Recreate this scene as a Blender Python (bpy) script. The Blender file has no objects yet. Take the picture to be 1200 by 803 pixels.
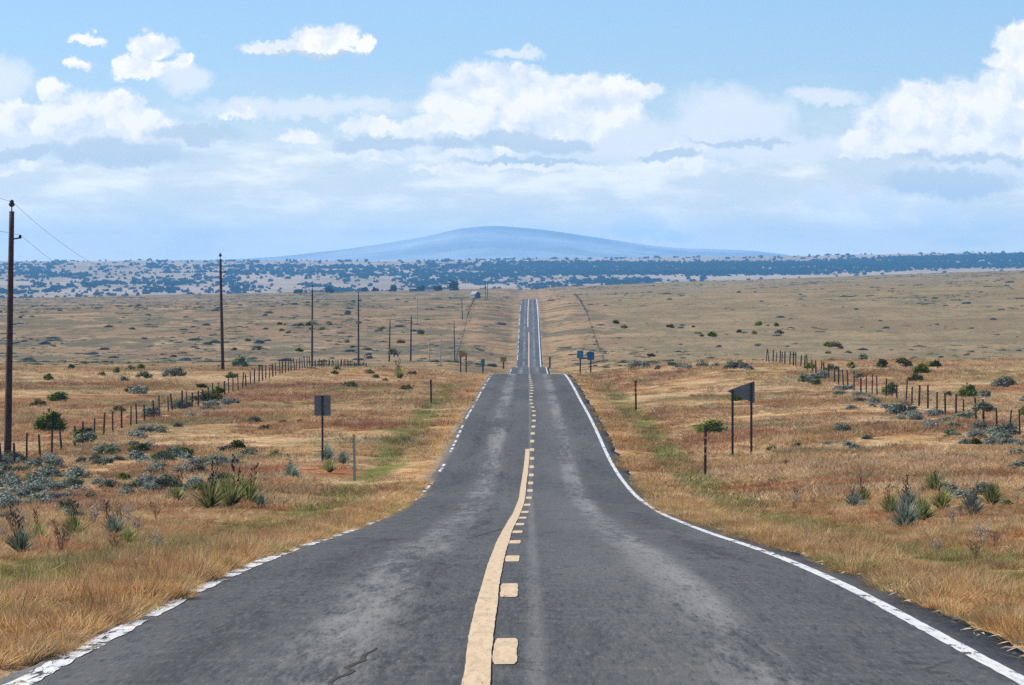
import bpy, bmesh, math, random
import numpy as np
from mathutils import Vector, Matrix

random.seed(7)
RNG = np.random.default_rng(11)
sc = bpy.context.scene
COL = sc.collection
F = 5000.0            # focal length of the view in photo pixels (photo 1200 px wide)
VX, HY = 620.0, 310.0  # where the road axis and the eye level fall

# ------------------------------------------------------------------ helpers
def smooth(a, b, x):
    t = np.clip((np.asarray(x, float) - a) / (b - a), 0, 1)
    return t * t * (3 - 2 * t)

def vnoise(x, y, seed=0):
    x = np.asarray(x, float); y = np.asarray(y, float)
    xi = np.floor(x); yi = np.floor(y); xf = x - xi; yf = y - yi
    def h(a, b):
        v = np.sin(a * 127.1 + b * 311.7 + seed * 74.7) * 43758.5453
        return v - np.floor(v)
    u = xf * xf * (3 - 2 * xf); v = yf * yf * (3 - 2 * yf)
    return (h(xi, yi) * (1 - u) + h(xi + 1, yi) * u) * (1 - v) + (h(xi, yi + 1) * (1 - u) + h(xi + 1, yi + 1) * u) * v

def fbm(x, y, seed=0, o=4):
    s = 0; a = .5; t = 0
    for k in range(o):
        s = s + a * vnoise(x * 2 ** k, y * 2 ** k, seed + k); t += a; a *= .5
    return s / t

class Pchip:
    def __init__(s, pts):
        p = np.array(pts, float); s.x, s.y = p[:, 0], p[:, 1]
        h = np.diff(s.x); d = np.diff(s.y) / h; m = np.zeros(len(s.x))
        for i in range(1, len(m) - 1):
            if d[i - 1] * d[i] > 0:
                w1 = 2 * h[i] + h[i - 1]; w2 = h[i] + 2 * h[i - 1]
                m[i] = (w1 + w2) / (w1 / d[i - 1] + w2 / d[i])
        m[0], m[-1] = d[0], d[-1]; s.m = m; s.h = h
    def __call__(s, q):
        q = np.clip(np.asarray(q, float), s.x[0], s.x[-1])
        i = np.clip(np.searchsorted(s.x, q) - 1, 0, len(s.h) - 1)
        t = (q - s.x[i]) / s.h[i]; t2 = t * t; t3 = t2 * t
        return ((2 * t3 - 3 * t2 + 1) * s.y[i] + (t3 - 2 * t2 + t) * s.h[i] * s.m[i]
                + (3 * t2 - 2 * t3) * s.y[i + 1] + (t3 - t2) * s.h[i] * s.m[i + 1])

# ------------------------------------------------------------------ terrain
road_z = Pchip([(-60, -.1), (0, -1.72), (29.1, -2.80), (36.8, -3.07), (44.1, -3.33), (52.8, -3.69), (60.9, -4.06), (79.8, -4.98),
    (92, -5.55), (109.5, -6.33), (115.5, -6.56), (133, -7.2), (148, -7.6), (167.5, -7.97), (182, -8.13), (209, -8.24), (230, -8.36),
    (285, -8.9), (306, -9.08), (342, -9.45), (390, -10.1), (410, -10.5), (450, -11.8), (500, -13.15), (600, -15.9), (700, -18.4),
    (780, -19.75), (850, -20.5), (920, -22.6), (1000, -25.2), (1100, -28.2), (1180, -29.2), (1214, -29.1), (1300, -27.6),
    (1396, -25.1), (1550, -20.2), (1700, -17.8), (1925, -16.2), (2000, -16.3), (2200, -19.5), (2500, -19.7), (2800, -17.6), (3100, -18.2),
    (3600, -30), (4200, -33), (4800, -33), (5500, -28), (6500, -18), (7500, -5), (8200, 5.5), (8800, 8), (9300, 5), (10500, -20),
    (13000, -40), (46000, -60)])
sideL = Pchip([(-60, -.05), (40, -.1), (150, -.35), (270, -.35), (334, 0), (400, .5), (600, 1.0), (1200, 1.2), (46000, 1.2)])
sideR = Pchip([(-60, .1), (40, .2), (187, .65), (270, .55), (346, 1.25), (600, 1.3), (46000, 1.3)])

def ground(x, d):
    x = np.asarray(x, float); d = np.asarray(d, float)
    ax = np.abs(x)
    z = road_z(d) - .055
    z = z + np.where(x < 0, sideL(d), sideR(d)) * smooth(4.2, 18, ax)
    z = z - .14 * np.exp(-((ax - 6.2) / 1.3) ** 2) * smooth(20, 60, d)          # shallow ditch
    cs = np.where(x < 0, .02, .0345) * (1 - smooth(3300, 5200, d)) + np.where(x < 0, .004, .0145) * smooth(3300, 5200, d)
    z = z + cs * np.clip(x, -1500, 1500) * smooth(1000, 2200, d)
    # rolling relief of the fields, none beside the road
    off = smooth(6, 16, ax)
    z = z + off * .22 * (fbm(x / 7, d / 9, 3) - .5)
    amp = smooth(120, 500, d) * .9
    z = z + smooth(14, 70, ax) * amp * (fbm(x / 45, d / 60, 9) - .5)
    z = z + smooth(20, 120, ax) * smooth(900, 1600, d) * 1.8 * (fbm(x / 60, d / 45, 21) - .5)
    z = z + smooth(3200, 4600, d) * 9 * (fbm(x / 260, d / 420, 33) - .5)
    return z

def proj(x, d, z):
    return VX + F * x / d, HY - F * z / d

_ds = np.concatenate([np.arange(24, 450, .25), np.arange(450, 3500, 1.5), np.arange(3500, 9000, 10)])
def place(px, py, dmin=24):
    """world point on the ground seen at photo pixel px, py"""
    x = (px - VX) / F * _ds
    y = HY - F * ground(x, _ds) / _ds
    ok = np.where((y <= py) & (_ds >= dmin))[0]
    i = ok[0] if len(ok) else len(_ds) - 1
    return float(x[i]), float(_ds[i]), float(ground(x[i], _ds[i]))

# ------------------------------------------------------------------ object helpers
def tag(o, label=None, cat=None, group=None, kind=None):
    if label: o['label'] = label
    if cat: o['category'] = cat
    if group: o['group'] = group
    if kind: o['kind'] = kind
    return o

def link(name, me, mat=None, parent=None):
    o = bpy.data.objects.new(name, me); COL.objects.link(o)
    if mat is not None:
        o.data.materials.append(mat)
    if parent: o.parent = parent
    return o

def empty(name, loc, rz=0):
    o = bpy.data.objects.new(name, None); COL.objects.link(o)
    o.location = loc; o.rotation_euler = (0, 0, rz); o.empty_display_size = .2
    return o

def mesh_np(name, v, f):
    """v (n,3) array; f list of face-index arrays, each an (m,k) array"""
    me = bpy.data.meshes.new(name)
    v = np.asarray(v, np.float32)
    me.vertices.add(len(v)); me.vertices.foreach_set('co', v.ravel())
    fs = [np.asarray(a, np.int32) for a in (f if isinstance(f, list) else [f]) if len(a)]
    loops = np.concatenate([a.ravel() for a in fs]); tot = np.concatenate([np.full(len(a), a.shape[1], np.int32) for a in fs])
    start = np.concatenate([[0], np.cumsum(tot)[:-1]]).astype(np.int32)
    me.loops.add(len(loops)); me.loops.foreach_set('vertex_index', loops)
    me.polygons.add(len(tot)); me.polygons.foreach_set('loop_start', start)
    me.update(calc_edges=True); me.validate()
    return me

def grid_faces(nr, nc):
    i = np.arange(nr - 1)[:, None] * nc + np.arange(nc - 1)[None, :]
    return np.stack([i, i + 1, i + nc + 1, i + nc], -1).reshape(-1, 4)

def shade_smooth(me):
    me.polygons.foreach_set('use_smooth', np.ones(len(me.polygons), bool))

class MB:
    """collects simple shapes into one mesh"""
    def __init__(s): s.bm = bmesh.new()
    def box(s, c, size, rz=0, bevel=0):
        r = bmesh.ops.create_cube(s.bm, size=1)
        vs = r['verts']
        bmesh.ops.scale(s.bm, vec=size, verts=vs)
        if bevel:
            es = list({e for v in vs for e in v.link_edges})
            out = bmesh.ops.bevel(s.bm, geom=es, offset=bevel, segments=2, affect='EDGES', profile=.6)
            vs = list({v for f in out['faces'] for v in f.verts} | {v for v in vs if v.is_valid})
        bmesh.ops.rotate(s.bm, cent=(0, 0, 0), matrix=Matrix.Rotation(rz, 3, 'Z'), verts=vs)
        bmesh.ops.translate(s.bm, vec=c, verts=vs)
        return s
    def tube(s, pts, rad, n=8, cap=True):
        pts = [Vector(p) for p in pts]
        if not hasattr(rad, '__len__'): rad = [rad] * len(pts)
        rings = []
        for i, p in enumerate(pts):
            t = (pts[min(i + 1, len(pts) - 1)] - pts[max(i - 1, 0)]).normalized()
            a = t.cross(Vector((1, .3, .1))).normalized(); b = t.cross(a)
            rings.append([s.bm.verts.new(p + (a * math.cos(2 * math.pi * k / n) + b * math.sin(2 * math.pi * k / n)) * rad[i]) for k in range(n)])
        for r0, r1 in zip(rings, rings[1:]):
            for k in range(n):
                s.bm.faces.new((r0[k], r0[(k + 1) % n], r1[(k + 1) % n], r1[k]))
        if cap:
            s.bm.faces.new(rings[0]); s.bm.faces.new(rings[-1][::-1])
        return s
    def prism(s, poly, y0, y1):
        """polygon in x,z extruded along y"""
        a = [s.bm.verts.new((x, y0, z)) for x, z in poly]; b = [s.bm.verts.new((x, y1, z)) for x, z in poly]
        s.bm.faces.new(a); s.bm.faces.new(b[::-1])
        for i in range(len(a)):
            j = (i + 1) % len(a); s.bm.faces.new((a[j], a[i], b[i], b[j]))
        return s
    def post(s, x, y, z0, z1, w=.06, t=.012, dep=.035):
        """U-channel sign post"""
        s.box((x, y, (z0 + z1) / 2), (w * .55, t, z1 - z0))
        for q in (-1, 1):
            s.box((x + q * w * .31, y + dep / 2 + .0005, (z0 + z1) / 2), (t * .8, dep, z1 - z0 - .002))
            s.box((x + q * w * .45, y + dep + .004, (z0 + z1) / 2), (w * .22, t * .7, z1 - z0 - .004))
        return s
    def mesh(s, name, sm=False):
        bmesh.ops.recalc_face_normals(s.bm, faces=s.bm.faces[:])
        me = bpy.data.meshes.new(name); s.bm.to_mesh(me); s.bm.free()
        if sm: shade_smooth(me)
        return me
    def build(s, name, mat, parent=None, sm=False):
        return link(name, s.mesh(name, sm), mat, parent)

# ------------------------------------------------------------------ node helpers
class NT:
    def __init__(s, tree): s.t = tree; s.n = tree.nodes; s.l = tree.links
    def new(s, typ, **kw):
        n = s.n.new(typ)
        for k, v in kw.items(): setattr(n, k, v)
        return n
    def _in(s, sock, v):
        if isinstance(v, bpy.types.NodeSocket): s.l.new(v, sock)
        elif v is not None: sock.default_value = v
    def math(s, op, a, b=None, c=None, clamp=False):
        n = s.new('ShaderNodeMath', operation=op); n.use_clamp = clamp
        for i, v in enumerate((a, b, c)): s._in(n.inputs[i], v)
        return n.outputs[0]
    def vec(s, op, a, b=None, c=None):
        n = s.new('ShaderNodeVectorMath', operation=op)
        for i, v in enumerate((a, b, c)): s._in(n.inputs[i], v)
        return n.outputs['Value'] if op in ('DOT_PRODUCT', 'LENGTH') else n.outputs[0]
    def sstep(s, x, a, b, lo=0., hi=1.):
        n = s.new('ShaderNodeMapRange', interpolation_type='SMOOTHSTEP')
        for i, v in enumerate((x, a, b, lo, hi)): s._in(n.inputs[i], v)
        return n.outputs[0]
    def noise(s, vec, scale, detail=3, rough=.55, out=0):
        n = s.new('ShaderNodeTexNoise'); s._in(n.inputs['Vector'], vec)
        n.inputs['Scale'].default_value = scale; n.inputs['Detail'].default_value = detail; n.inputs['Roughness'].default_value = rough
        return n.outputs[out]
    def mix(s, f, a, b, mode='MIX'):
        n = s.new('ShaderNodeMix', data_type='RGBA', blend_type=mode)
        s._in(n.inputs[0], f)
        for i, v in ((6, a), (7, b)):
            if isinstance(v, (tuple, list)): v = tuple(v) + (1,) if len(v) == 3 else v
            s._in(n.inputs[i], v)
        return n.outputs[2]
    def sep(s, v):
        n = s.new('ShaderNodeSeparateXYZ'); s._in(n.inputs[0], v); return n.outputs
    def comb(s, x, y, z):
        n = s.new('ShaderNodeCombineXYZ')
        for i, v in enumerate((x, y, z)): s._in(n.inputs[i], v)
        return n.outputs[0]

def mat_new(name):
    m = bpy.data.materials.new(name); m.use_nodes = True
    nt = NT(m.node_tree); nt.n.clear()
    out = nt.new('ShaderNodeOutputMaterial')
    return m, nt, out

def simple(name, col, rough=.6, metal=0, var=.25, scale=6, spec=.3, col2=None):
    m, nt, out = mat_new(name)
    b = nt.new('ShaderNodeBsdfPrincipled')
    tc = nt.new('ShaderNodeTexCoord')
    n = nt.noise(tc.outputs['Object'], scale, 4, .6)
    c2 = col2 or tuple(c * (1 - var) for c in col)
    c1 = tuple(min(1, c * (1 + var * .6)) for c in col)
    nt.l.new(nt.mix(nt.sstep(n, .35, .65), c2, c1), b.inputs['Base Color'])
    b.inputs['Roughness'].default_value = rough; b.inputs['Metallic'].default_value = metal
    b.inputs['Specular IOR Level'].default_value = spec
    nt.l.new(b.outputs[0], out.inputs[0])
    return m

# the colours of the prairie, shared by soil and grass so that patches agree
def prairie_group():
    g = bpy.data.node_groups.new('prairie_colour', 'ShaderNodeTree')
    g.interface.new_socket('Color', in_out='OUTPUT', socket_type='NodeSocketColor')
    nt = NT(g)
    geo = nt.new('ShaderNodeNewGeometry'); P = geo.outputs['Position']
    x, y, z = nt.sep(P)[:]
    ax = nt.math('ABSOLUTE', x)
    flat = nt.comb(x, nt.math('MULTIPLY', y, .55), 0.)
    n1 = nt.noise(flat, .075, 4, .62)
    n2 = nt.noise(nt.vec('ADD', flat, (31, 7, 0)), .33, 4, .6)
    n3 = nt.noise(nt.vec('ADD', flat, (3, 77, 0)), 1.3, 4, .65)
    n4 = nt.noise(nt.vec('ADD', flat, (131, 17, 0)), .13, 4, .6)
    tan = (.52, .34, .165); red = (.37, .150, .075); straw = (.68, .50, .30); olive = (.25, .215, .085); green = (.14, .20, .045); gold = (.60, .37, .145)
    c = nt.mix(nt.math('MULTIPLY', nt.sstep(n1, .49, .58), .92), tan, red)
    c = nt.mix(nt.sstep(n2, .50, .66), c, straw)
    c = nt.mix(nt.math('MULTIPLY', nt.sstep(n4, .52, .62), .8), c, nt.mix(nt.sstep(n2, .4, .6), olive, (.21, .215, .13)))
    c = nt.mix(nt.math('MULTIPLY', nt.sstep(n3, .52, .70), .55), c, straw)
    c = nt.mix(nt.math('MULTIPLY', nt.sstep(n3, .46, .32), .45), c, red)
    # broad pale and rusty bands lying across the fields
    n5 = nt.noise(nt.comb(nt.math('MULTIPLY', x, .3), y, 0.), .06, 4, .6)
    c = nt.mix(nt.math('MULTIPLY', nt.sstep(n5, .51, .60), .8), c, (.66, .49, .30))
    c = nt.mix(nt.math('MULTIPLY', nt.sstep(n5, .47, .39), .7), c, nt.mix(nt.sstep(n4, .46, .54), (.34, .16, .10), (.20, .18, .09)))
    near = nt.sstep(y, 190., 60.)
    nn = nt.noise(nt.vec('ADD', flat, (71, 3, 0)), .8, 4, .65)
    c = nt.mix(nt.math('MULTIPLY', near, nt.sstep(nn, .42, .60)), c, nt.mix(nt.sstep(n2, .40, .6), (.36, .165, .085), (.47, .26, .10)))
    c = nt.mix(nt.math('MULTIPLY', near, nt.sstep(nn, .44, .36, 0., .8)), c, nt.mix(nt.sstep(n4, .45, .55), (.25, .225, .07), (.40, .25, .12)))
    # golden verge beside the asphalt and greener ditch
    verge = nt.math('MULTIPLY', nt.sstep(ax, 5.6, 3.6), nt.sstep(n2, .36, .56, .25, .85))
    c = nt.mix(verge, c, gold)
    dd = nt.math('SUBTRACT', ax, nt.math('MULTIPLY_ADD', n4, 2.2, 4.9))
    band = nt.sstep(nt.math('ABSOLUTE', dd), 1.1, .3)
    band = nt.math('MULTIPLY', band, nt.sstep(n2, .40, .50))
    band = nt.math('MULTIPLY', band, nt.sstep(y, 380., 280.))
    c = nt.mix(nt.math('MULTIPLY', band, .8), c, green)
    # the wide field beyond the dip is duller pasture
    far = nt.sstep(y, 220., 900.)
    big = nt.noise(nt.comb(nt.math('MULTIPLY', x, .6), y, 0.), .012, 5, .65)
    pas = nt.mix(nt.sstep(big, .38, .60), (.36, .245, .125), (.56, .39, .21))
    pas = nt.mix(nt.math('MULTIPLY', nt.sstep(nt.noise(flat, .03, 4, .7), .53, .66), .7), pas, (.17, .155, .08))
    pas = nt.mix(nt.math('MULTIPLY', nt.sstep(nt.noise(nt.vec('ADD', flat, (9, 400, 0)), .022, 4, .7), .56, .68), .6), pas, (.36, .18, .10))
    tuf = nt.noise(nt.comb(nt.math('MULTIPLY', x, .8), nt.math('MULTIPLY', y, .35), 5.), .11, 5, .7)
    tuf = nt.math('ADD', nt.math('MULTIPLY', tuf, .6), nt.math('MULTIPLY', big, .4))
    pas = nt.mix(nt.math('MULTIPLY', nt.sstep(nt.math('ADD', tuf, nt.sstep(x, 30., -30., -.004, .022)), .485, .555), .85), pas, (.135, .135, .072))
    rightside = nt.math('MULTIPLY', nt.sstep(x, 18., 40.), .55)
    pas = nt.mix(rightside, pas, nt.mix(nt.sstep(big, .35, .6), (.22, .19, .085), (.35, .285, .135)))
    row = nt.math('MULTIPLY', nt.sstep(ax, 23., 19.), nt.sstep(n5, .42, .56, .25, .9))
    row = nt.math('MULTIPLY', row, nt.sstep(tuf, .56, .46)); pas = nt.mix(row, pas, (.50, .32, .16))
    pas = nt.mix(nt.math('MULTIPLY', nt.sstep(n5, .45, .37), nt.sstep(ax, 23., 17.)), pas, (.19, .15, .075))
    c = nt.mix(nt.math('MULTIPLY', far, .85), c, pas)
    mott = nt.noise(flat, .55, 5, .75)
    c = nt.mix(nt.math('MULTIPLY', nt.sstep(mott, .50, .62), .55), c, nt.mix(nt.sstep(n4, .42, .56), (.155, .15, .075), (.22, .19, .12)))
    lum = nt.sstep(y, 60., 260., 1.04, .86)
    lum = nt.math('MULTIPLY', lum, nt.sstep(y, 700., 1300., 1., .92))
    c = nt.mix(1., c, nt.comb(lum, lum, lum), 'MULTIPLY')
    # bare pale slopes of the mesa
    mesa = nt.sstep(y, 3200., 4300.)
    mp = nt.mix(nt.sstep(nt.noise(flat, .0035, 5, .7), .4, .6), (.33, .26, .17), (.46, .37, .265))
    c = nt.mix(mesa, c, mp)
    go = nt.new('NodeGroupOutput'); nt.l.new(c, go.inputs[0])
    return g
PG = prairie_group()

def ground_material():
    m, nt, out = mat_new('prairie_soil')
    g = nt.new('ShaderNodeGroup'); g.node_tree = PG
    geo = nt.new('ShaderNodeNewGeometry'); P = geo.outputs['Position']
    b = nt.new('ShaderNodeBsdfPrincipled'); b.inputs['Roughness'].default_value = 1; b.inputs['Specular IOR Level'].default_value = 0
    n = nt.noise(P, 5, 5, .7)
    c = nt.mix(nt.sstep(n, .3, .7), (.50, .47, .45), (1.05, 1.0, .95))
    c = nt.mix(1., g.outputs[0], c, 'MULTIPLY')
    # gravelly pale soil right beside the asphalt
    x, y, z = nt.sep(P)[:]
    gr = nt.math('MULTIPLY', nt.math('MULTIPLY', nt.sstep(nt.math('ABSOLUTE', x), 4.3, 3.6), nt.sstep(y, 1900., 1700.)), .6)
    c = nt.mix(gr, c, nt.mix(nt.sstep(nt.noise(P, 14, 4, .7), .4, .6), (.20, .15, .11), (.42, .35, .28)))
    nt.l.new(c, b.inputs['Base Color'])
    bp = nt.new('ShaderNodeBump'); bp.inputs['Strength'].default_value = 1; bp.inputs['Distance'].default_value = .25
    hgt = nt.math('ADD', nt.noise(P, 1.2, 6, .7), nt.math('MULTIPLY', nt.noise(P, .12, 5, .65), 3.))
    nt.l.new(hgt, bp.inputs['Height']); nt.l.new(bp.outputs[0], b.inputs['Normal'])
    nt.l.new(b.outputs[0], out.inputs[0])
    return m

def grass_material(name, tint, amt, transl=.3, hue=.55, rnd=.28):
    m, nt, out = mat_new(name)
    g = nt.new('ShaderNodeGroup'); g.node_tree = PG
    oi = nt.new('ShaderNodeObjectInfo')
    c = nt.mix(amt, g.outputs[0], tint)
    v = nt.new('ShaderNodeMapRange'); nt.l.new(oi.outputs['Random'], v.inputs[0]); v.inputs[3].default_value = 1 - rnd; v.inputs[4].default_value = 1 + rnd
    rr = nt.math('FRACT', nt.math('MULTIPLY', oi.outputs['Random'], 37.7))
    c = nt.mix(nt.math('MULTIPLY', nt.sstep(rr, .66, .80), hue), c, (.66, .49, .29))
    c = nt.mix(nt.math('MULTIPLY', nt.sstep(rr, .36, .22), hue), c, (.34, .14, .07))
    c = nt.mix(nt.math('MULTIPLY', nt.sstep(rr, .93, .96), hue), c, (.20, .25, .05))
    k = nt.comb(v.outputs[0], v.outputs[0], v.outputs[0])
    c = nt.mix(1., c, k, 'MULTIPLY')
    d = nt.new('ShaderNodeBsdfDiffuse'); t = nt.new('ShaderNodeBsdfTranslucent')
    nt.l.new(c, d.inputs[0]); nt.l.new(c, t.inputs[0])
    ms = nt.new('ShaderNodeMixShader'); ms.inputs[0].default_value = transl
    nt.l.new(d.outputs[0], ms.inputs[1]); nt.l.new(t.outputs[0], ms.inputs[2]); nt.l.new(ms.outputs[0], out.inputs[0])
    return m

def leaf_material(name, c1, c2, transl=.2, scale=3., rnd=.35):
    m, nt, out = mat_new(name)
    tc = nt.new('ShaderNodeTexCoord'); oi = nt.new('ShaderNodeObjectInfo')
    n = nt.noise(tc.outputs['Object'], scale, 4, .7)
    c = nt.mix(nt.sstep(n, .34, .66), c1, c2)
    v = nt.new('ShaderNodeMapRange'); nt.l.new(oi.outputs['Random'], v.inputs[0]); v.inputs[3].default_value = 1 - rnd; v.inputs[4].default_value = 1 + rnd
    c = nt.mix(1., c, nt.comb(v.outputs[0], v.outputs[0], v.outputs[0]), 'MULTIPLY')
    d = nt.new('ShaderNodeBsdfDiffuse'); t = nt.new('ShaderNodeBsdfTranslucent')
    nt.l.new(c, d.inputs[0]); nt.l.new(c, t.inputs[0])
    ms = nt.new('ShaderNodeMixShader'); ms.inputs[0].default_value = transl
    nt.l.new(d.outputs[0], ms.inputs[1]); nt.l.new(t.outputs[0], ms.inputs[2]); nt.l.new(ms.outputs[0], out.inputs[0])
    return m

def asphalt_material():
    m, nt, out = mat_new('worn_asphalt')
    geo = nt.new('ShaderNodeNewGeometry'); P = geo.outputs['Position']
    x, y, z = nt.sep(P)[:]
    b = nt.new('ShaderNodeBsdfPrincipled')
    P2 = nt.comb(x, y, 0.)
    PS = nt.comb(nt.math('MULTIPLY', x, 1.), nt.math('MULTIPLY', y, .09), 0.)     # stretched along the road
    PC = nt.comb(nt.math('MULTIPLY', x, .25), y, 0.)                              # stretched across
    PM = nt.comb(x, nt.math('MULTIPLY', y, .07), 0.)
    agg = nt.noise(PM, 24, 4, .8)
    mid = nt.noise(PM, 1.6, 5, .7)
    lon = nt.noise(PS, 1.0, 4, .6)
    crs = nt.noise(PC, 2.6, 4, .65)
    big = nt.noise(PS, .16, 4, .6)
    c = nt.mix(nt.sstep(big, .36, .64), (.053, .053, .0535), (.091, .0905, .089))
    c = nt.mix(nt.math('MULTIPLY', nt.sstep(crs, .5, .72), .35), c, (.13, .135, .14))
    c = nt.mix(nt.math('MULTIPLY', nt.sstep(mid, .5, .28), .55), c, (.04, .042, .046))
    mot = nt.noise(PM, 6., 5, .75)
    c = nt.mix(nt.math('MULTIPLY', nt.sstep(mot, .50, .64), .6), c, (.088, .081, .073))
    c = nt.mix(nt.math('MULTIPLY', nt.sstep(mot, .48, .36), .5), c, (.030, .032, .036))
    def stripe(cx, w, n, lo, hi, col, k, soft=.5, wa=.5):
        nonlocal c
        wob = nt.math('MULTIPLY_ADD', lon, wa, -.5 * wa + cx)
        f = nt.sstep(nt.math('ABSOLUTE', nt.math('SUBTRACT', x, wob)), w, w * (1 - soft))
        f = nt.math('MULTIPLY', f, nt.sstep(nt.math('ADD', nt.math('MULTIPLY', n, .6), nt.math('MULTIPLY', mot, .4)), lo, hi)); f = nt.math('MULTIPLY', f, k)
        c = nt.mix(f, c, col)
    n5 = nt.noise(nt.vec('ADD', PS, (5, 9, 0)), .55, 5, .65)
    n6 = nt.noise(nt.vec('ADD', PS, (50, 19, 0)), .5, 5, .65)
    stripe(1.55, .46, n5, .42, .60, (.30, .29, .28), .76, .8)
    stripe(1.2, 1.0, n5, .36, .56, (.112, .107, .102), .6, .9)
    stripe(-1.3, 1.0, n6, .40, .60, (.108, .104, .10), .5, .9)
    stripe(-1.55, .55, n6, .43, .62, (.26, .25, .24), .62, .8)
    stripe(.05, .11, n6, .30, .52, (.165, .155, .15), .5, .8, .16)
    stripe(-.95, .3, n5, .55, .40, (.014, .014, .014), .6, .8)
    stripe(2.6, .6, n6, .52, .40, (.022, .021, .02), .6, .9)
    stripe(-2.5, .5, n5, .52, .40, (.024, .023, .022), .5, .9)
    # aggregate specks
    c = nt.mix(nt.math('MULTIPLY', nt.sstep(agg, .54, .66), .42), c, (.165, .155, .14))
    c = nt.mix(nt.math('MULTIPLY', nt.sstep(agg, .47, .34), .55), c, (.014, .023, .026))
    # transverse thin cracks
    v = nt.new('ShaderNodeTexVoronoi', feature='DISTANCE_TO_EDGE'); v.inputs['Scale'].default_value = .23
    nt.l.new(nt.vec('ADD', PS, nt.vec('MULTIPLY', nt.noise(P2, .9, 4, .7, 1), (1.5, .9, 0))), v.inputs['Vector'])
    cr = nt.math('MULTIPLY', nt.sstep(v.outputs['Distance'], .006, .001), nt.sstep(n6, .53, .6))
    c = nt.mix(nt.math('MULTIPLY', cr, .8), c, (.02, .018, .016))
    # dust at the edges
    ed = nt.math('MULTIPLY', nt.sstep(nt.math('ABSOLUTE', x), 3.2, 3.9), nt.sstep(mid, .42, .6))
    c = nt.mix(nt.math('MULTIPLY', ed, .4), c, (.22, .17, .12))
    nt.l.new(c, b.inputs['Base Color'])
    b.inputs['Roughness'].default_value = .9; b.inputs['Specular IOR Level'].default_value = .12
    bp = nt.new('ShaderNodeBump'); bp.inputs['Strength'].default_value = .6; bp.inputs['Distance'].default_value = .012
    nt.l.new(nt.math('ADD', agg, nt.math('MULTIPLY', mid, 1.5)), bp.inputs['Height']); nt.l.new(bp.outputs[0], b.inputs['Normal'])
    nt.l.new(b.outputs[0], out.inputs[0])
    return m

def paint_material(name, col, wear):
    """road paint; worn spots let the asphalt through"""
    m, nt, out = mat_new(name)
    geo = nt.new('ShaderNodeNewGeometry'); P = geo.outputs['Position']
    b = nt.new('ShaderNodeBsdfPrincipled'); b.inputs['Roughness'].default_value = .7
    tr = nt.new('ShaderNodeBsdfTransparent')
    px_, py_, pz_ = nt.sep(P)[:]
    PL = nt.comb(px_, nt.math('MULTIPLY', py_, .09), 0.)
    n = nt.noise(PL, 14, 5, .75); n2 = nt.noise(P, .7, 4, .65); n3 = nt.noise(PL, 40, 3, .7)
    c = nt.mix(nt.sstep(n, .35, .62), tuple(q * .74 for q in col), col)
    c = nt.mix(nt.math('MULTIPLY', nt.sstep(n3, .42, .32), .6), c, (.16, .14, .12))
    nt.l.new(c, b.inputs['Base Color'])
    k = nt.math('ADD', nt.math('MULTIPLY', n, .55), nt.math('MULTIPLY', n2, .45))
    f = nt.sstep(k, wear, wear + .05)
    ms = nt.new('ShaderNodeMixShader'); nt.l.new(f, ms.inputs[0]); nt.l.new(tr.outputs[0], ms.inputs[1]); nt.l.new(b.outputs[0], ms.inputs[2])
    nt.l.new(ms.outputs[0], out.inputs[0])
    return m

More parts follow.
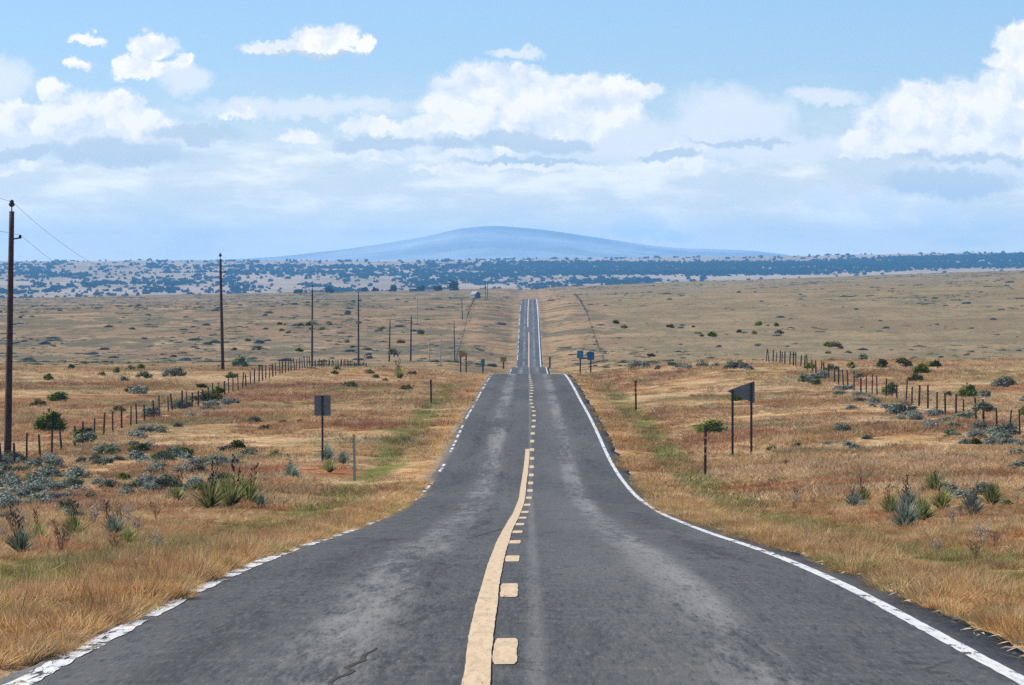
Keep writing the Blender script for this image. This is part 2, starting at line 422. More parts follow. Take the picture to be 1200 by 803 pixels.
M = dict(
    ground=ground_material(), asphalt=asphalt_material(),
    white=paint_material('white_road_paint', (.60, .59, .57), .42), white_worn=paint_material('worn_white_road_paint', (.62, .605, .575), .425),
    yellow=paint_material('faded_yellow_road_paint', (.56, .405, .235), .36),
    wood=simple('weathered_pole_wood', (.055, .032, .028), .9, 0, .4, 5), post=simple('old_fence_wood', (.045, .032, .028), .95, 0, .45, 9),
    pale_wood=simple('bleached_pole_wood', (.36, .30, .25), .9, 0, .3, 4),
    steel=simple('galvanised_steel', (.30, .31, .32), .45, .6, .2, 8), dark_steel=simple('rusted_sign_post_steel', (.06, .05, .045), .8, .2, .4, 14),
    sign_back=simple('bare_aluminium_sign_back', (.15, .155, .165), .55, .2, .12, 7), wire=simple('dull_wire', (.09, .09, .10), .6, .4, .2, 3),
    porcelain=simple('dark_glazed_insulator', (.03, .022, .03), .25, 0, .2, 8), yellow_sign=simple('yellow_sign_sheet', (.34, .165, .012), .5, 0, .15, 6),
    blue_sign=simple('blue_sign_sheet', (.014, .095, .22), .5, 0, .12, 6), pale_blue_sign=simple('faded_blue_sign_sheet', (.045, .19, .30), .5, 0, .15, 6),
    green_sign=simple('green_sign_sheet', (.01, .16, .12), .5, 0, .15, 6), reflector=simple('amber_reflector', (.70, .36, .04), .35, 0, .2, 20),
    barn=simple('pale_blue_grey_wall', (.13, .14, .17), .8, 0, .12, 2), roof=simple('white_sheet_roof', (.20, .20, .21), .6, 0, .1, 2),
    door_wood=simple('dark_door_boards', (.07, .055, .05), .9, 0, .3, 4),  # plain dark boards for the shed doors
    hide=simple('black_cow_hide', (.012, .010, .010), .8, 0, .3, 4), hide_red=simple('red_brown_cow_hide', (.06, .018, .012), .8, 0, .3, 1.2, .3, (.010, .008, .008)),
    sage=leaf_material('silver_sage_leaves', (.125, .145, .11), (.275, .295, .255), .15, 4), sage_dark=leaf_material('grey_green_brush_leaves', (.07, .09, .06), (.21, .23, .16), .15, 4),
    shrub=leaf_material('green_shrub_leaves', (.055, .085, .016), (.17, .21, .035), .25, 3), olive=leaf_material('dark_olive_shrub_leaves', (.040, .048, .018), (.115, .12, .045), .15, 2),
    yucca=leaf_material('yucca_leaves', (.12, .145, .05), (.34, .33, .13), .2, 5), yucca_grey=leaf_material('grey_yucca_leaves', (.12, .155, .12), (.30, .34, .27), .2, 5),
    pod=simple('dry_dark_seed_pods', (.018, .013, .012), .9, 0, .4, 20), stalk=simple('dry_plant_stalk', (.22, .15, .095), .9, 0, .3, 9),
    dry_weed=simple('bleached_weed_stems', (.38, .33, .27), .95, 0, .25, 9),
    twig=simple('grey_twigs', (.10, .08, .065), .95, 0, .3, 12),
    scrub=leaf_material('grey_green_scrub_leaves', (.085, .10, .045), (.19, .20, .09), .15, 2),
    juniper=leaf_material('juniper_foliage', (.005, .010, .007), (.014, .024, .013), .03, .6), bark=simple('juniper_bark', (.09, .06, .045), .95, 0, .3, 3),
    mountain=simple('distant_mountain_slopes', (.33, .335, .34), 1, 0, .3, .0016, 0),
    straw_grass=grass_material('straw_grass_blades', (.56, .37, .18), .15), red_grass=grass_material('bluestem_grass_blades', (.33, .13, .06), .22),
    green_grass=grass_material('green_grass_blades', (.20, .22, .04), .45), weed=grass_material('grey_weed_stems', (.20, .17, .13), .65),
    straw_field=grass_material('straw_field_blades', (.56, .37, .18), .12, .3, .22, .15), red_field=grass_material('rusty_field_blades', (.36, .15, .08), .25, .3, .2, .15),
    straw_litter=simple('dead_grass_litter', (.45, .35, .23), .95, 0, .25, 20),
)

# ------------------------------------------------------------------ ground sheet
rows = [-40.]
while rows[-1] < 12: rows.append(rows[-1] + 3)
while rows[-1] < 130: rows.append(rows[-1] + .8)
while rows[-1] < 3500: rows.append(rows[-1] * 1.0075)
while rows[-1] < 18700: rows.append(rows[-1] * 1.02)
rows = np.array(rows)
cols = [0, 1, 2, 3, 3.3, 3.6, 3.9, 4.3, 4.8, 5.3, 5.8, 6.4, 7, 7.7, 8.5, 9.3]
while cols[-1] < 1300: cols.append(cols[-1] * 1.055)
while cols[-1] < 12000: cols.append(cols[-1] * 1.22)
cols = np.array([-c for c in cols[:0:-1]] + cols)
GX, GY = np.meshgrid(cols, rows)
GZ = ground(GX, GY)
GZ = GZ - .16 * (1 - smooth(3.25, 3.75, np.abs(GX))) * (GY < 2300)
gme = mesh_np('ground', np.stack([GX, GY, GZ], -1).reshape(-1, 3), grid_faces(*GX.shape)); shade_smooth(gme)
tag(link('ground', gme, M['ground']), kind='structure')

def zr(d):       # the ground rows are straight between samples: the road follows the same rows
    return np.interp(d, rows, road_z(rows))

# ------------------------------------------------------------------ road
rd = rows[(rows > -38) & (rows < 2120)]
fine = np.concatenate([rd, np.arange(12.4, 130, .8)]); fine = np.unique(np.round(fine, 3))
prof = [None, -3.3, -2.4, -1.6, -.8, 0, .8, 1.6, 2.4, 3.3, None]
nr = len(fine)
jl = -3.60 - .16 * (fbm(fine / 2.1, fine * 0, 51) - .4) - .1 * (vnoise(fine / .6, fine * 0, 55) - .5)
jr = 3.86 + .34 * (fbm(fine / 3.1, fine * 0, 61) - .5) + .14 * (vnoise(fine / .6, fine * 0, 65) - .5)
V = []
for j, p in enumerate(prof):
    xx = jl if j == 0 else (jr if j == len(prof) - 1 else np.full(nr, p))
    zz = zr(fine) - .012 * np.abs(xx) + (.03 * smooth(500, 1300, fine))
    V.append(np.stack([xx, fine, zz], -1))
top = np.stack(V, 1)                                     # rows x profile
lo = top[:, [0, -1]].copy(); lo[..., 2] -= .12
allv = np.concatenate([top.reshape(-1, 3), lo.reshape(-1, 3)])
npf = len(prof); base = nr * npf
fc = [grid_faces(nr, npf)]
i = np.arange(nr - 1)
fc.append(np.stack([base + i * 2, i * npf, (i + 1) * npf, base + (i + 1) * 2], -1))
fc.append(np.stack([i * npf + npf - 1, base + i * 2 + 1, base + (i + 1) * 2 + 1, (i + 1) * npf + npf - 1], -1))
rme = mesh_np('road', allv, fc); shade_smooth(rme)
tag(link('road', rme, M['asphalt']), kind='structure')

def strip(name, ds, xc, w, mat, lift=.006, jag=.006):
    """a painted strip lying on the road; xc, w functions of distance"""
    ds = np.asarray(ds, float)
    a = xc(ds) - w(ds) / 2 + jag * 2 * (vnoise(ds / .35, ds * 0, 5) - .5); b = xc(ds) + w(ds) / 2 + jag * 2 * (vnoise(ds / .35, ds * 0, 15) - .5)
    lf = lift + .03 * smooth(500, 1300, ds) + .03 * smooth(300, 1200, ds)
    # follow the road's own facets: slope is linear between its profile points
    def zz(x): return zr(ds) - np.interp(np.abs(x), [0, .8, 1.6, 2.4, 3.3, 4.2], np.array([0, .8, 1.6, 2.4, 3.3, 4.2]) * .012) + lf
    v = np.stack([np.stack([a, ds, zz(a)], -1), np.stack([b, ds, zz(b)], -1)], 1).reshape(-1, 3)
    return v, grid_faces(len(ds), 2), mat, name

def join(parts):
    vs, fs, o = [], [], 0
    for v, f, *_ in parts:
        vs.append(v); fs.append(f + o); o += len(v)
    return np.concatenate(vs), np.concatenate(fs)

def seg(d0, d1, extra=.4):
    q = np.concatenate([[d0, d1], rows[(rows > d0) & (rows < d1)]])
    if d0 < 150: q = np.concatenate([q, np.arange(d0, min(d1, 150), extra)])
    return np.unique(np.round(q, 3))

cx = lambda pts: (lambda d, p=Pchip(pts): p(d))
k = lambda c: (lambda d: np.full(len(np.atleast_1d(d)), c))
v, f, *_ = strip('r', seg(-30, 2010), k(3.36), lambda d: .135 + .05 * smooth(120, 400, d) + .14 * smooth(700, 1300, d), None)
tag(link('white_edge_line', mesh_np('edge', v, f), M['white']), kind='structure')
ps = []; dd = -30.
while dd < 2010:
    L = random.uniform(1.2, 5) if dd < 400 else random.uniform(8, 40)
    g = (random.uniform(.2, 1.6) if random.random() < .6 else random.uniform(1.5, 6)) * (1 + smooth(60, 160, dd) * 1.3) if dd > 34 else .02
    ps.append(strip('l', seg(dd, dd + L), k(-3.43), lambda d: .18 - .065 * smooth(45, 120, d) + .10 * smooth(500, 1200, d), None, .006, .02)[:2]); dd += L + float(g) * (6 if dd > 600 else 1)
v, f = join(ps)
tag(link('worn_white_edge_line', mesh_np('edge', v, f), M['white_worn']), kind='structure')
ysol = cx([(-60, -.33), (25, -.34), (36, -.39), (58, -.41), (74, -.41), (110, -.29), (127, -.22), (145, -.19), (167, -.12), (188.5, -.06)])
v, f, *_ = strip('y', seg(-30, 188.5), ysol, lambda d: .19 + .02 * (vnoise(d / 5, d * 0, 8) - .5), None, .010, .004)
v2, f2, *_ = strip('y', seg(1180, 1455), k(-.06), k(.33), None, .01)
v3, f3, *_ = strip('y', seg(1490, 2010), cx([(1400, -.35), (1560, -.45), (2010, -.1)]), k(.36), None, .01)
vv, ff = join([(v, f), (v2, f2), (v3, f3)])
tag(link('yellow_centre_line', mesh_np('centre', vv, ff), M['yellow']), kind='structure')
dashx = cx([(-60, -.16), (31, -.176), (43, -.2), (66, -.22), (80, -.21), (108, -.10), (130, 0), (177, .12), (195, .14), (240, .28), (280, .12), (315, .2), (385, .05), (1200, 0)])
dc = [-16, -4, 8, 20, 32, 43.1, 54.7, 66.5, 78, 88.2, 98, 107.6, 118, 129.3, 139, 148.4, 158.2, 168, 178] + [187.8 + 10 * q for q in range(24)] + [780 + 10 * q for q in range(9)]
ps = []
for c0 in dc:
    h = 1.75 if c0 < 50 else 1.6
    ps.append(strip('d', seg(c0 - h, c0 + h, .12), dashx, lambda d, a=c0 - h, b=c0 + h: (.178 + .07 * smooth(120, 350, d)) * (.80 + .20 * smooth(0, .38, np.minimum(d - a, b - d))), None, .006, .006)[:2])
vv, ff = join(ps)
tag(link('yellow_centre_dashes', mesh_np('dashes', vv, ff), M['yellow']), kind='structure')

# a tarry open crack in the left lane
def crack(pts, w):
    out = []
    for i, (x, d) in enumerate(pts):
        ww = w * (.3 + .7 * math.sin(math.pi * (i + .5) / len(pts)))
        for s in (-1, 1):
            out.append((x + s * ww / 2, d, float(zr(d)) - .012 * abs(x) + .004))
    return np.array(out), grid_faces(len(pts), 2)
pts = [(-1.33 + .10 * math.sin(i * 1.7) * .3 + i * .012 + random.uniform(-.02, .02), 27.6 + i * .42) for i in range(13)]
a = crack(pts, .045)
pts = [(-1.05 + i * .035 + random.uniform(-.03, .03), 70 + i * .8) for i in range(22)]
b = crack(pts, .06)
vv, ff = join([a, b])
tag(link('road_crack', mesh_np('crack', vv, ff), simple('crack_dirt', (.035, .025, .02), 1, 0, .4, 9)), kind='structure')

# ------------------------------------------------------------------ mountain
mp = np.array([(250, 305), (310, 302), (400, 292.5), (450, 285.5), (500, 277), (545, 267.5), (580, 265), (612, 267), (640, 270), (690, 277), (730, 283), (765, 288), (800, 291), (870, 293.5), (910, 297), (945, 303), (1000, 307)], float)
DM = 16000.
mx = (mp[:, 0] - VX) / F * DM; mz = (HY - mp[:, 1]) / F * DM
pm = Pchip(list(zip(mx, mz)))
gx = np.linspace(mx[0] - 200, mx[-1] + 200, 160); gy = np.linspace(-2600, 2600, 70)
X, Y = np.meshgrid(gx, gy)
hh = pm(X) + 52
hh = hh * np.clip(1 - np.abs(Y / 2600) ** 1.6, 0, 1) ** 1.1
hh = hh * (1 - .13 * smooth(60, 700, np.abs(Y)) * (1 - np.abs(2 * fbm(X / 260, Y / 900, 71) - 1)))
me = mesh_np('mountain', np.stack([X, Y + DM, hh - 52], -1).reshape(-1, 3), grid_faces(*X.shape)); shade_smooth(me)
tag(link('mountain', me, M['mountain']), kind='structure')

# ------------------------------------------------------------------ plant meshes
def blades(n, rad, h0, h1, w, lean, seed, dens=1.0, seg=2, droop=.35):
    r = np.random.default_rng(seed)
    a = r.uniform(0, 2 * np.pi, n); rr = rad * np.sqrt(r.uniform(0, 1, n))
    bx, by = rr * np.cos(a), rr * np.sin(a)
    da = a + r.normal(0, .9, n); ln = np.abs(r.normal(lean, lean * .5, n)) * (.4 + rr / max(rad, 1e-3))
    h = r.uniform(h0, h1, n); ph = r.uniform(0, 2 * np.pi, n)
    wv = w * r.uniform(.6, 1.3, n)
    V, Fq, Ft = [], [], []
    ts = [0, .55, 1.] if seg == 2 else [0, .35, .7, 1.]
    for kx, t in enumerate(ts):
        ox = bx + np.cos(da) * ln * h * (t + droop * t * t); oy = by + np.sin(da) * ln * h * (t + droop * t * t)
        oz = h * (t - droop * ln * t * t * .7)
        if t < 1:
            ww = wv * (1 - .5 * t)
            V.append(np.stack([ox - np.cos(ph) * ww / 2, oy - np.sin(ph) * ww / 2, oz], -1)); V.append(np.stack([ox + np.cos(ph) * ww / 2, oy + np.sin(ph) * ww / 2, oz], -1))
        else:
            V.append(np.stack([ox, oy, oz], -1))
    i = np.arange(n); L = len(V)
    for q in range(0, L - 3, 2):
        Fq.append(np.stack([i + q * n, i + (q + 1) * n, i + (q + 3) * n, i + (q + 2) * n], -1))
    q = L - 3
    Ft.append(np.stack([i + q * n, i + (q + 1) * n, i + (q + 2) * n], -1))
    return np.concatenate(V), [np.concatenate(Fq), np.concatenate(Ft)]

def leaf_cloud(n, size, leaf, seed, hollow=.35, flat=1.0, lumps=6, up=.3, ground_cut=0.0):
    """small leaf faces through the volume of several clumps"""
    r = np.random.default_rng(seed)
    sx, sy, sz = size
    la = r.uniform(0, 6.283, lumps); lq = .62 * np.sqrt(r.uniform(0, 1, lumps))
    lc = np.stack([lq * np.cos(la) * sx, lq * np.sin(la) * sy, (.08 + r.uniform(.1, .72, lumps) * (1 - 1.6 * lq ** 2)) * sz], -1)
    lr = r.uniform(.16, .50, lumps)
    pick = r.integers(0, lumps, n)
    d = r.normal(0, 1, (n, 3)); d /= np.linalg.norm(d, axis=1)[:, None]
    rad = (hollow + (1 - hollow) * r.uniform(0, 1, n) ** .5)[:, None]
    rad *= (1 + .25 * r.normal(0, 1, (n, 1)))
    p = lc[pick] + d * rad * lr[pick][:, None] * np.array([sx, sy, sz * .8])
    p[:, 2] = np.abs(p[:, 2] - ground_cut) + ground_cut
    nrm = d + r.normal(0, .6, (n, 3)); nrm[:, 2] += up; nrm /= np.linalg.norm(nrm, axis=1)[:, None]
    t = np.cross(nrm, r.normal(0, 1, (n, 3))); t /= np.linalg.norm(t, axis=1)[:, None]
    b = np.cross(nrm, t)
    l = (leaf * r.uniform(.6, 1.4, n))[:, None]
    v = np.concatenate([p - t * l, p + b * l * .45, p + t * l, p - b * l * .45])
    i = np.arange(n)
    return v, [np.stack([i, i + n, i + 2 * n, i + 3 * n], -1)]

def stems_mesh(name, size, n, seed):
    r = random.Random(seed); mb = MB()
    for _ in range(n):
        a = r.uniform(0, 6.283); q = r.uniform(.3, .8)
        mb.tube([(0, 0, -.05), (size[0] * .3 * q * math.cos(a), size[1] * .3 * q * math.sin(a), size[2] * .35), (size[0] * .75 * q * math.cos(a), size[1] * .75 * q * math.sin(a), size[2] * r.uniform(.6, .95))],
                [.022 * size[0] + .004, .014 * size[0] + .003, .004], 5)
    return mb.mesh(name)

def yucca_leaves(seed, n=110, L=.62, w=.028):
    r = np.random.default_rng(seed)
    a = r.uniform(0, 2 * np.pi, n); el = np.radians(r.uniform(12, 88, n)); l = L * r.uniform(.7, 1.1, n)
    dx, dy, dz = np.cos(a) * np.cos(el), np.sin(a) * np.cos(el), np.sin(el)
    c0 = np.stack([dx * .04, dy * .04, .03 + dz * .06], -1)
    side = np.stack([-np.sin(a), np.cos(a), 0 * a], -1) * (w / 2)
    D = np.stack([dx, dy, dz], -1) * l[:, None]
    sag = np.stack([0 * a, 0 * a, -.10 * l * np.cos(el)], -1)
    v = np.concatenate([c0 - side, c0 + side, c0 + D * .55 - side * .8, c0 + D * .55 + side * .8, c0 + D + sag])
    i = np.arange(n)
    return mesh_np('yucca_leaves', v, [np.stack([i, i + n, i + 3 * n, i + 2 * n], -1), np.stack([i + 2 * n, i + 3 * n, i + 4 * n], -1)])

def stalk_mesh(seed, h=1.15):
    r = random.Random(seed); mb = MB()
    lean = r.uniform(-.12, .12)
    pts = [(lean * h * t * t, r.uniform(-.01, .01), h * t) for t in (0, .25, .5, .75, 1)]
    mb.tube(pts, [.013, .012, .010, .008, .004], 6)
    return mb.mesh('stalk')

def pods_mesh(seed, h=1.15, n=13):
    r = random.Random(seed); rr = random.Random(seed)
    lean = rr.uniform(-.12, .12); mb = MB()
    for q in range(n):
        t = .5 + .5 * q / n + r.uniform(-.02, .02); a = r.uniform(0, 6.283)
        o = Vector((lean * h * t * t, 0, h * t)); d = Vector((math.cos(a), math.sin(a), .45))
        p0 = o + d * .012; p1 = o + d * r.uniform(.05, .09)
        L = Vector((d.x * .25, d.y * .25, 1)).normalized() * .062
        mb.tube([p0, p1, p1 + L * .3, p1 + L * .7, p1 + L], [.003, .008, .019, .017, .004], 6)
    return mb.mesh('seed_pods')

# ------------------------------------------------------------------ grass (stuff): real tufts repeated over the land
def proto(name, parts, mat):
    v, f = parts
    me = mesh_np(name, v, f); me.materials.append(mat)
    return bpy.data.objects.new(name, me)

near_c = bpy.data.collections.new('tuft_kinds_near'); mid_c = bpy.data.collections.new('tuft_kinds_mid')
kinds = []
for q in range(4): kinds.append(('a%02d' % q, blades(95, .12, .12, .30, .0085, .34, 100 + q), M['straw_grass']))
for q in range(3): kinds.append(('b%02d' % q, blades(90, .11, .14, .34, .008, .28, 120 + q), M['red_grass']))
for q in range(2): kinds.append(('c%02d' % q, blades(80, .15, .10, .26, .008, .36, 140 + q), M['green_grass']))
for q in range(2): kinds.append(('d%02d' % q, blades(22, .10, .26, .52, .006, .2, 150 + q, seg=3), M['straw_grass']))
for q in range(2): kinds.append(('e%02d' % q, blades(16, .12, .22, .52, .008, .26, 160 + q, seg=3), M['weed']))
for nm, p, m in kinds: near_c.objects.link(proto(nm, p, m))
mk = []
for q in range(3): mk.append(('a%02d' % q, blades(70, .42, .14, .36, .026, .34, 200 + q), M['straw_field']))
for q in range(3): mk.append(('b%02d' % q, blades(70, .42, .16, .40, .026, .30, 210 + q), M['red_field']))
mk.append(('c00', blades(60, .45, .10, .24, .03, .4, 220), M['green_grass']))
mk.append(('d00', blades(30, .30, .30, .55, .024, .2, 230), M['weed']))
for nm, p, m in mk: mid_c.objects.link(proto(nm, p, m))

def scatter_tree(name, coll):
    g = bpy.data.node_groups.new(name, 'GeometryNodeTree')
    g.interface.new_socket('Geometry', in_out='INPUT', socket_type='NodeSocketGeometry'); g.interface.new_socket('Geometry', in_out='OUTPUT', socket_type='NodeSocketGeometry')
    nt = NT(g)
    gi = nt.new('NodeGroupInput'); go = nt.new('NodeGroupOutput')
    iop = nt.new('GeometryNodeInstanceOnPoints'); ci = nt.new('GeometryNodeCollectionInfo')
    ci.inputs['Collection'].default_value = coll; ci.inputs['Separate Children'].default_value = True; ci.inputs['Reset Children'].default_value = True
    iop.inputs['Pick Instance'].default_value = True
    def attr(nm, t):
        n = nt.new('GeometryNodeInputNamedAttribute', data_type=t); n.inputs[0].default_value = nm; return n.outputs[0]
    nt.l.new(gi.outputs[0], iop.inputs['Points']); nt.l.new(ci.outputs[0], iop.inputs['Instance'])
    nt.l.new(attr('pick', 'INT'), iop.inputs['Instance Index'])
    e2r = nt.new('FunctionNodeEulerToRotation'); nt.l.new(attr('turn', 'FLOAT_VECTOR'), e2r.inputs[0]); nt.l.new(e2r.outputs[0], iop.inputs['Rotation'])
    nt.l.new(attr('size', 'FLOAT_VECTOR'), iop.inputs['Scale'])
    nt.l.new(iop.outputs[0], go.inputs[0])
    return g

def scatter(name, coll, P, pick, turn, size):
    me = bpy.data.meshes.new(name)
    me.vertices.add(len(P)); me.vertices.foreach_set('co', np.asarray(P, np.float32).ravel())
    a = me.attributes.new('pick', 'INT', 'POINT'); a.data.foreach_set('value', np.asarray(pick, np.int32))
    a = me.attributes.new('turn', 'FLOAT_VECTOR', 'POINT'); a.data.foreach_set('vector', np.asarray(turn, np.float32).ravel())
    a = me.attributes.new('size', 'FLOAT_VECTOR', 'POINT'); a.data.foreach_set('vector', np.asarray(size, np.float32).ravel())
    o = link(name, me)
    md = o.modifiers.new('scatter', 'NODES'); md.node_group = scatter_tree(name + '_nodes', coll)
    return o

def edge_in(x, d):
    """True where grass grows: outside the asphalt with a ragged edge"""
    eL = 3.60 + .46 * (fbm(d / 1.7, d * 0, 81) - .5) - .10 * smooth(60, 200, d) + .45 * smooth(34, 26, d)
    eR = 3.86 + .55 * (fbm(d / 2.2, d * 0, 91) - .5) - .33 * smooth(45, 110, d)
    return np.where(x < 0, -x > eL, x > eR)

def zone(d0, d1, per_m2, wide=1.12):
    hw = lambda d: .122 * wide * d + 1.2
    n = int(per_m2 * (hw(d0) + hw(d1)) * (d1 - d0))
    u = RNG.uniform(0, 1, n * 2)
    d = np.sqrt(d0 ** 2 + u * (d1 ** 2 - d0 ** 2)); x = RNG.uniform(-1, 1, n * 2) * hw(d)
    d, x = d[:n], x[:n]
    ok = edge_in(x, d)
    return x[ok], d[ok]

NX, ND = [], []
for d0, d1, q in ((20, 42, 62), (42, 62, 48), (62, 90, 28), (90, 125, 13)):
    x, d = zone(d0, d1, q); NX.append(x); ND.append(d)
# denser fringe right at the asphalt
for s in (-1, 1):
    n = 7500
    d = 20 + 130 * RNG.uniform(0, 1, n) ** 1.4; x = s * ((3.35 if s < 0 else 3.75) + 1.2 * RNG.uniform(0, 1, n))
    ok = edge_in(x, d); NX.append(x[ok]); ND.append(d[ok])
x = np.concatenate(NX); d = np.concatenate(ND); n = len(x)
clump = .68 * fbm(x / .62, d / .95, 17) + .32 * fbm(x / 2.6, d / 4, 18); redp = fbm(x / 9, d / 14, 23)
keep = RNG.uniform(0, 1, n) < np.clip((clump - .42) * 6.5, np.where(np.abs(x) < 4.7, .35, .06), 1)
x, d, clump, redp = x[keep], d[keep], clump[keep], redp[keep]; n = len(x)
r = RNG.uniform(0, 1, n)
grn = (fbm(x / 1.6, d / 3.2, 6) > np.where(np.abs(np.abs(x) - 5.8) < 1.1, .48, .585)) & (r < .75)
pick = np.where(r < .48, RNG.integers(0, 4, n), np.where(r < .82, RNG.integers(4, 7, n), np.where(r < .88, RNG.integers(7, 9, n), np.where(r < .95, RNG.integers(9, 11, n), RNG.integers(11, 13, n)))))
pick = np.where((redp > .56) & (r < .8) & (np.abs(x) > 4.8), RNG.integers(4, 7, n), pick)
pick = np.where(grn, RNG.integers(7, 9, n), pick)
hs = .74 * np.clip(.10 + 2.7 * (clump - .38), .14, 1.25) * RNG.uniform(.7, 1.3, n) * np.where(np.abs(x) < 4.6, 1.1, 1.0) * (1 - .25 * smooth(50, 125, d))
ws = RNG.uniform(.8, 1.25, n) * (1 + .5 * smooth(60, 125, d))
P = np.stack([x, d, ground(x, d) - .015], -1)
turn = np.stack([RNG.normal(.0, .14, n), RNG.normal(.10, .14, n), RNG.uniform(0, 6.283, n)], -1)
turn[:, :2] *= 1
tag(scatter('roadside_grass', near_c, P, pick, turn, np.stack([ws, ws, hs], -1)), 'knee high dry tan and red bunch grass beside the road', 'grass', kind='stuff')

MX, MD = [], []
for d0, d1, q in ((120, 180, 6.5), (180, 260, 2.6), (260, 350, 1.3), (350, 620, .42)):
    xx, dd = zone(d0, d1, q); MX.append(xx); MD.append(dd)
x = np.concatenate(MX); d = np.concatenate(MD)
ok = (np.abs(x) > 4.0); x, d = x[ok], d[ok]; n = len(x)
clump = .45 * fbm(x / 1.6, d / 3, 17) + .55 * fbm(x / 6, d / 14, 19); redp = fbm(x / 9, d / 14, 23)
keep = RNG.uniform(0, 1, n) < np.clip((clump - .38) * 5, .08, 1)
x, d, clump, redp = x[keep], d[keep], clump[keep], redp[keep]; n = len(x)
r = RNG.uniform(0, 1, n)
pick = np.where(r < .66, RNG.integers(0, 3, n), np.where(r < .86, RNG.integers(3, 6, n), np.where(r < .95, 6, 7)))
pick = np.where((redp > .57) & (r < .85), RNG.integers(3, 6, n), pick)
pick = np.where((np.abs(np.abs(x) - 6) < .8) & (fbm(x / 3, d / 9, 6) > .55) & (r < .7), 6, pick)
ws = RNG.uniform(.8, 1.5, n) * (1 + .6 * smooth(200, 500, d)); hs = np.clip(.08 + 2.2 * (clump - .36), .10, .95) * RNG.uniform(.75, 1.25, n)
P = np.stack([x, d, ground(x, d) - .02], -1)
turn = np.stack([RNG.normal(0, .1, n), RNG.normal(.08, .1, n), RNG.uniform(0, 6.283, n)], -1)
tag(scatter('prairie_grass', mid_c, P, pick, turn, np.stack([ws, ws, hs], -1)), 'dry prairie grass in tan and rust over both fields', 'grass', kind='stuff')

# bleached dead grass lying along the asphalt edge
lit = []
LV, LF, o = [], [], 0
for _ in range(420):
    s = 1 if random.random() < .7 else -1
    d0 = 24 + 90 * random.random() ** 1.6
    x0 = s * (random.uniform(3.62, 4.0) if s > 0 else random.uniform(3.36, 3.62))
    a = random.uniform(-.5, .5) + (0 if random.random() < .5 else 1.57); L = random.uniform(.02, .08); w = random.uniform(.002, .006)
    z0 = float(zr(d0)) - .012 * abs(x0) + random.uniform(.008, .03)
    ca, sa = math.cos(a), math.sin(a)
    q = np.array([(x0 - ca * L - sa * w, d0 - sa * L + ca * w, z0), (x0 - ca * L + sa * w, d0 - sa * L - ca * w, z0), (x0 + ca * L, d0 + sa * L, z0 + random.uniform(0, .03)), (x0 + sa * w, d0 + ca * w * 2, z0 + .02)])
    LV.append(q); LF.append([o, o + 1, o + 2, o + 3]); o += 4
lme = mesh_np('litter', np.concatenate(LV), np.array(LF))
tag(link('dead_grass_litter', lme, M['straw_litter']), 'bleached dead grass lying along the asphalt edges', 'dead grass', kind='stuff')

# ------------------------------------------------------------------ shrubs and yuccas
def shrub_meshes(n, size, leaf, seed, mat, lumps=7):
    v, f = leaf_cloud(n, size, leaf, seed, lumps=lumps)
    me = mesh_np('shrub_foliage', v, f); me.materials.append(mat)
    st = stems_mesh('shrub_stems', size, 9, seed); st.materials.append(M['twig'])
    return me, st
SAGE = [shrub_meshes(900, (.62, .55, .62), .055, 300 + q, M['sage'], 13) for q in range(3)]
BRUSH = [shrub_meshes(900, (.62, .55, .62), .055, 310 + q, M['sage_dark'], 13) for q in range(3)]
GREEN = [shrub_meshes(1300, (.60, .55, .70), .055, 320 + q, M['shrub'], 13) for q in range(3)]
OLIVE = [shrub_meshes(420, (.62, .60, .62), .09, 330 + q, M['olive'], 7) for q in range(3)]
YUC = [yucca_leaves(340 + q, 150, .80, .042) for q in range(3)]
STK = [(stalk_mesh(350 + q), pods_mesh(350 + q)) for q in range(4)]
for a, b in STK: a.materials.append(M['stalk']); b.materials.append(M['pod'])
for q, a in enumerate(YUC): a.materials.append(M['yucca'] if q != 1 else M['yucca_grey'])

def bush(name, pair, loc, s, label, cat, group=None, rz=None, flat=1.0, parts=True):
    loc = Vector(loc)
    rz = random.uniform(0, 6.283) if rz is None else rz
    if parts:
        t = empty(name, loc, rz if cat != 'shrub' else random.uniform(-.5, .5)); t.scale = (s * random.uniform(1.0, 1.5), s, s * flat)
        for nm, me in (('foliage', pair[0]), ('stems', pair[1])):
            o = bpy.data.objects.new(nm, me); COL.objects.link(o); o.parent = t
    else:
        t = bpy.data.objects.new(name, pair[0]); COL.objects.link(t); t.location = loc; t.rotation_euler = (0, 0, rz); t.scale = (s, s, s * flat)
    return tag(t, label, cat, group)

def yucca(px, py, s, label, kind=0, stalks=(), group=None, dmin=24):
    x, d, z = place(px, py, dmin)
    t = empty('yucca_plant', (x, d, z), random.uniform(0, 6.28)); t.scale = (s * .98, s * .98, s * .92)
    o = bpy.data.objects.new('leaves', YUC[kind]); COL.objects.link(o); o.parent = t
    for q in stalks:
        st = bpy.data.objects.new('flower_stalk', STK[q][0]); COL.objects.link(st); st.parent = t
        st.rotation_euler = (random.uniform(-.15, .15), random.uniform(-.15, .15), random.uniform(0, 6.28)); st.location = (random.uniform(-.12, .12), random.uniform(-.12, .12), 0)
        st.scale = (1, 1, random.uniform(.8, 1.15))
        pd = bpy.data.objects.new('seed_pods', STK[q][1]); COL.objects.link(pd); pd.parent = st
    return tag(t, label, 'yucca', group)

